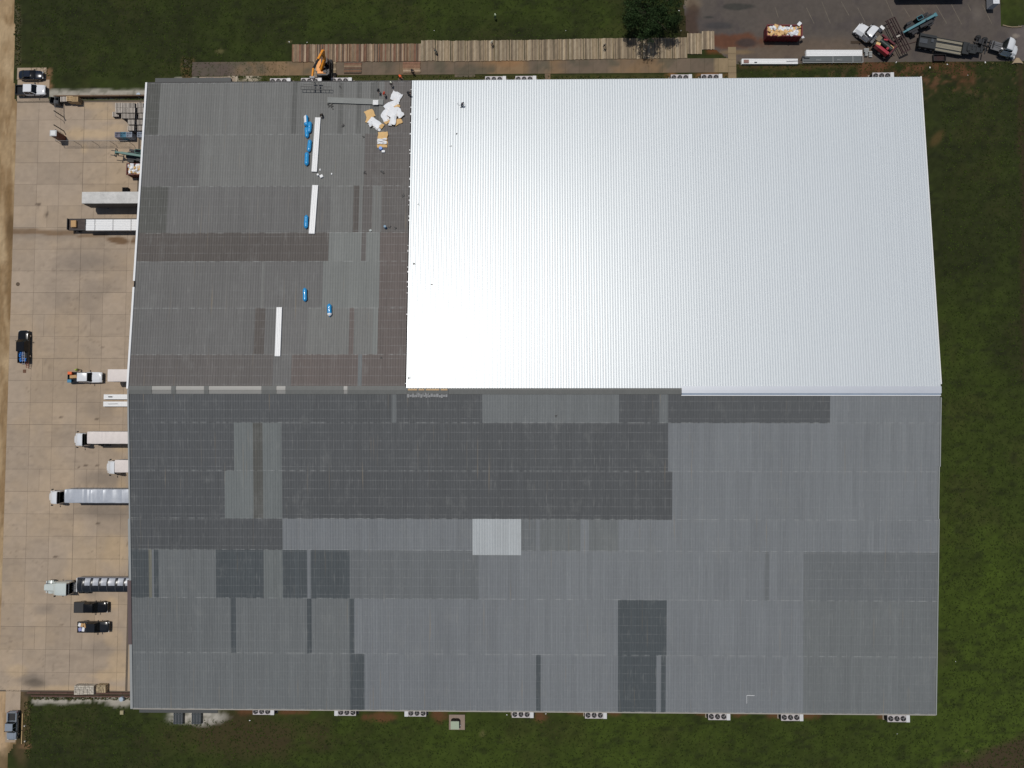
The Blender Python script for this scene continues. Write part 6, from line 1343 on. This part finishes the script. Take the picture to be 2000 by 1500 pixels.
for (a_, b_, c_, d_, lb) in ((1733, 97, 1790, 81, 'long thin rusty bar on the asphalt crossing under the frame trailer'), (1733, 56, 1745, 51, 'short thin rusty bar left of the frame trailer')):
    p, q = at(a_, b_, .1), at(c_, d_, .1); simple('steel_bar', MB().bar((0, 0, 0), q - p, .12, .08), m_rust, p, lb, 'bar', smooth=False)
for k, (a_, b_, c_, d_) in enumerate(((1738, 104, 1743, 111), (1741, 103, 1747, 109))):
    p, q = at(a_, b_, .1), at(c_, d_, .1); simple('steel_bar', MB().bar((0, 0, 0), q - p, .1, .08), m_rust, p, ('left' if k == 0 else 'right') + ' one of two short bars on the asphalt below the frame trailer', 'bar', smooth=False)
# lowboy trailer and its white tractor
m_lb = M('lowboy_black', S(30, 33, 34), .6, var=.15); m_pl = M('lowboy_plank', S(128, 122, 106), .85, var=.2, scale=1, rnd=.08, stretch=(.3, 3, 1))
a, b = at(1793, 79, 1.0), at(1925, 102, 1.1); d = b - a; L = d.length; r = thing('lowboy_trailer', 'black lowboy trailer with pale plank deck behind the white tractor', 'lowboy trailer', (a.x, a.y, .02), yaw(a, b))
B((1.7, 0, 1.0), (3.4, 2.6, .25)).build('rear_deck', m_lb, r, smooth=False); 
for s in (-1, 1): MB().box((1.6, s * 1.05, 1.2), (3.2, .5, .3)).build('fender_deck', m_lb, r, smooth=False)
MB().box((.9, .0, 1.16), (1.6, .9, .08)).box((2.6, .35, 1.18), (.5, .7, .12)).build('hatch', M('hatch_grey', S(58, 62, 66), .5, var=.3, scale=3), r, smooth=False)
MB().box((.05, 0, 1.3), (.1, 2.5, .45)).build('tail_board', m_lb, r, smooth=False)
for i, (y, w_) in enumerate(((-1.0, .42), (-.28, .85) if False else (-.3, .6), (.15, .3), (.85, .75))): pass
for y in (-1.12, -.9, -.42, -.2, .02, .24, .86, 1.08): B((6.0, y, .78), (5.0, .2, .08)).build('deck_plank', m_pl, r, smooth=False)
for y in (-.66, .55): B((6.0, y, .72), (5.0, .2, .1)).build('beam', m_lb, r, smooth=False)
for s in (-1, 1): B((6.0, s * 1.28, .7), (5.2, .14, .4)).build('side_beam', m_lb, r, smooth=False)
MB().box((9.0, 0, 1.1), (1.2, 2.3, .4)).box((10.6, 0, 1.25), (3.0, .9, .35)).box((10.2, -.7, 1.3), (1.2, .5, .5)).box((10.0, .65, 1.35), (1.6, .4, .3)).build('gooseneck', m_lb, r, smooth=False)
for k in range(5): B((9.3 + k * .8, -.1 + (k % 2) * .5, 1.5), (.18, 1.1, .12)).build('hydraulic_line', m_frame, r, smooth=False)
for x in (.8, 1.9, 3.0):
    for s in (-1, 1): wheel(r, x, s * 1.0, .42, .3)
nose = at(1984, 103, .9); tr = tractor('white tractor truck at the far right end of the lowboy trailer', (nose.x, nose.y, .02), yaw(a, b) - .12, p_white, L=8.0, hood=1.2, cab=1.7, zr=3.0, deck=2.0, back=m_gb)
for k in range(4): B((-4.6 - k * .7, 0, 1.2), (.2, 1.3, .25)).build('deck_gear', m_frame, tr, smooth=False)
p = at(1955, 96, 1.5); simple('work_lamp', MB().cyl((0, 0, 0), (0, 0, .3), .16, n=10).box((.1, 0, .1), (.3, .3, .2)), m_paper, p, 'small white fitting on the chassis behind the white lowboy tractor', 'fitting')
# black grate, dark trailer, pale trailer at the top edge
p = at(1834, 113.5, .3); r = thing('steel_crate', 'black open steel crate on the asphalt below the lowboy trailer', 'crate', (p.x, p.y, .02))
for s in (-1, 1): B((0, s * .62, .3), (2.3, .08, .5)).build('side', m_exb, r, smooth=False); B((s * 1.13, 0, .3), (.08, 1.18, .5)).build('side', m_exb, r, smooth=False)
B((0, 0, .06), (2.2, 1.1, .05)).build('floor', m_rust, r, smooth=False)
for i in range(9): B((-.9 + i * .225, 0, .2), (.05, 1.1, .04)).build('bar', m_rust if 2 < i < 8 else m_exb, r, smooth=False)
p = at(1766, -6, 3.9); q = at(1900, -6, 3.9)
trailer('black box trailer cut by the upper picture edge, parked on the lot', (p.x, p.y + 2.9, .02), 0, q.x - p.x, 2.5, 1.1, 3.8, m_exb, m_dks)
p = at(1946.5, 22, 2.3); tp = thing('cargo_trailer', 'narrow white cargo trailer at the top edge beside the grass island', 'trailer', (p.x, p.y + 1.5, .02), PI / 2)
MB().box((2.6, 0, 1.3), (5.2, 1.15, 1.9)).build('body', m_whs, tp, smooth=False); MB().box((2.6, .0, 2.28), (5.25, 1.18, .06)).box((1.0, .1, 2.33), (1.2, .5, .03)).build('roof', p_white, tp)
for s in (-1, 1): wheel(tp, 2.4, s * .62, .35, .2)
# culvert and kerb pieces
simple('culvert_head', MB().prism([(-.9, -.3), (-1.1, -.55), (-.6, -.35), (.6, -.35), (1.1, -.5), (.9, -.2), (.3, .6), (-.2, .65)], 0, .35), M('culvert_concrete', S(150, 132, 106), .9, var=.15), at(1985, 121), 'broken pale culvert headwall at the right end of the lot edge', 'culvert')
mb = MB(); pts = [at(x, y, .1) for x, y in ((1958, 49), (1967, 51.5), (1976, 53), (1986, 53), (1995, 52))]
for u, v in zip(pts, pts[1:]): mb.bar(u - pts[0], v - pts[0], .18, .16)
simple('curb', mb, M('curb_concrete', S(124, 110, 88), .9, var=.15), pts[0], 'thin curved concrete curb below the grass island at the top right', 'curb', smooth=False)
# litter on the grass
GL = 'small pieces of pale litter on the grass'
for i, (x, y, s_) in enumerate(((488, 1407, .22), (1752, 1433, .12), (1866, 1292, .12), (1326, 21, .2), (1330, 60, .15), (1816, 132, .3), (1850, 126, .25), (1750, 122, .3), (1924, 122, .3), (990, 1396, .2), (1066, 1394, .2), (1890, 147, .12), (565, 82, .2), (600, 83, .15), (848, 60, .12), (1105, 60, .12), (905, 1384, .1))):
    p = at(x, y); o = B((0, 0, .04), (s_, s_ * .6, .06), rz=i).build('litter', m_paper, None, smooth=False); o.location = p; tag(o, 'small pale scrap of litter lying alone in the grass around the warehouse', 'litter', GL)
# ------------------------------------------------------------------ tree by the mats
m_bark = M('bark', (.07, .05, .035), .95, var=.25, scale=4)
def leafmat():
    m, nt, b = newmat('leaf'); oi = nt.nodes.new('ShaderNodeAttribute'); oi.attribute_name = 'Col'; nt.links.new(oi.outputs['Color'], b.inputs['Base Color']); b.inputs['Roughness'].default_value = .85; b.inputs['Specular IOR Level'].default_value = .06; return m
tb_ = at(1262, 48); r = thing('tree', 'dark broadleaf tree casting dappled shade on the pale timber mats', 'tree', tb_)
mb = MB(); mb.cyl((0, 0, 0), (.1, .1, 2.2), .3, .2, 9); rr = np.random.RandomState(11); tips = []
for i in range(13):
    a_ = i * 2.4; l1 = rr.uniform(2.6, 4.8); z1 = rr.uniform(3.8, 7.0); s_ = Vector((.1, .1, rr.uniform(1.7, 2.2))); m1 = s_ + Vector((math.cos(a_) * l1 * .5, math.sin(a_) * l1 * .5, (z1 - 2) * .65)); e = Vector((math.cos(a_) * l1, math.sin(a_) * l1, z1))
    mb.cyl(s_, m1, .11, .07, 6); mb.cyl(m1, e, .07, .03, 5); tips += [m1, e]
    for k in range(3): q = m1 + (e - m1) * rr.uniform(.2, .9); t_ = q + Vector(rr.uniform(-1, 1, 3)) * 1.4; mb.cyl(q, t_, .035, .015, 4); tips.append(t_)
mb.build('trunk', m_bark, r)
CN = 150; cen = []
while len(cen) < CN:
    v = rr.uniform(-1, 1, 3)
    if np.linalg.norm(v) < 1 and np.linalg.norm(v) > .35: 
        rad = 5.9 + .8 * math.sin(3 * math.atan2(v[1], v[0]) + 1); cen.append((v[0] * rad, v[1] * rad, 5.4 + v[2] * 3.0))
cen = np.array(cen); NLf = 15000; ci = rr.randint(0, CN, NLf); sg = rr.uniform(.35, .85, CN)[ci][:, None]
P0 = cen[ci] + rr.normal(0, 1, (NLf, 3)) * sg * [.75, .75, .5]; P0[:, 2] = np.maximum(P0[:, 2], 1.4)
d1_ = rr.normal(0, 1, (NLf, 3)); d1_[:, 2] *= .45; d1_ /= np.linalg.norm(d1_, axis=1)[:, None]; d2_ = np.cross(d1_, rr.normal(0, 1, (NLf, 3))); d2_ /= np.linalg.norm(d2_, axis=1)[:, None]
sz = rr.uniform(.10, .2, (NLf, 1)); Vv = np.stack([P0 - d1_ * sz, P0 + d2_ * sz * .5, P0 + d1_ * sz, P0 - d2_ * sz * .5], 1).reshape(-1, 3)
me = bpy.data.meshes.new('crown'); me.from_pydata(Vv.tolist(), [], np.arange(NLf * 4).reshape(-1, 4).tolist()); me.materials.append(leafmat())
tone = (rr.uniform(.7, 1.3, CN)[ci] * rr.uniform(.75, 1.25, NLf)); base = np.array([.026, .045, .016]) * tone[:, None] * np.where(rr.rand(NLf) < .2, 1.5, 1)[:, None]
ca = me.attributes.new('Col', 'FLOAT_COLOR', 'POINT'); ca.data.foreach_set('color', np.repeat(np.concatenate([base, np.ones((NLf, 1))], 1), 4, 0).astype(np.float32).ravel())
o = bpy.data.objects.new('crown', me); COL.objects.link(o); o.parent = r; o['kind'] = 'stuff'
# ------------------------------------------------------------------ weeds and tussocks along edges (stuff)
def tussocks(name, n, sampler, hgt, tones, seed):
    rr = np.random.RandomState(seed); P = []
    while len(P) < n:
        x, y = sampler(rr); p = at(x, y); P.append((p.x, p.y))
    P = np.array(P); k = 5; ang = rr.uniform(0, 6.28, (n, k)); ln = rr.uniform(.08, .3, (n, k)); hh = rr.uniform(.4, 1, (n, k)) * hgt
    bx = np.cos(ang); by = np.sin(ang); V = np.zeros((n, k, 3, 3))
    V[..., 0, 0] = P[:, None, 0] - by * .06; V[..., 0, 1] = P[:, None, 1] + bx * .06; V[..., 1, 0] = P[:, None, 0] + by * .06; V[..., 1, 1] = P[:, None, 1] - bx * .06
    V[..., 2, 0] = P[:, None, 0] + bx * ln; V[..., 2, 1] = P[:, None, 1] + by * ln; V[..., 2, 2] = hh
    me = bpy.data.meshes.new(name); me.from_pydata(V.reshape(-1, 3).tolist(), [], np.arange(n * k * 3).reshape(-1, 3).tolist()); me.materials.append(MATS['leafy'])
    t = np.array([S(*c) for c in tones])[rr.randint(0, len(tones), n)] * rr.uniform(.6, 1.4, (n, 1)); c = np.concatenate([np.repeat(t, k * 3, 0), np.ones((n * k * 3, 1))], 1)
    a_ = me.attributes.new('Col', 'FLOAT_COLOR', 'POINT'); a_.data.foreach_set('color', c.astype(np.float32).ravel())
    o = bpy.data.objects.new(name, me); COL.objects.link(o); return o
MATS['leafy'] = leafmat()
REG = [(60, 560, -10, 150), (560, 1330, -10, 76), (1840, 2010, 170, 1500), (60, 1830, 1405, 1510), (60, 250, 1378, 1420), (440, 1300, 149, 160), (1440, 1990, 128, 150)]
wt = np.array([(b - a) * (d - c) for a, b, c, d in REG], float); wt /= wt.sum()
def smp(rr): a, b, c, d = REG[rr.choice(len(REG), p=wt)]; return rr.uniform(a, b), rr.uniform(c, d)
o = tussocks('grass', 24000, smp, .09, [(46, 56, 24), (40, 50, 22), (52, 64, 24), (44, 50, 24)], 4); tag(o, 'short uneven dark green grass growing all round the warehouse', 'grass', kind='stuff')
ED = [(96, 290, 190, 193), (262, 60, 1362, 1366), (357, 375, 112, 150), (1436, 1990, 122, 127), (30, 40, 0, 130), (48, 60, 1370, 1480), (450, 1420, 148.5, 152)]
def smp2(rr): a, b, c, d = ED[rr.randint(len(ED))]; return rr.uniform(a, b), rr.uniform(c, d)
o = tussocks('weeds', 1400, smp2, .3, [(70, 78, 40), (96, 88, 56), (52, 60, 30)], 9); tag(o, 'ragged weeds along the walls, path and lot edges', 'weeds', kind='stuff')
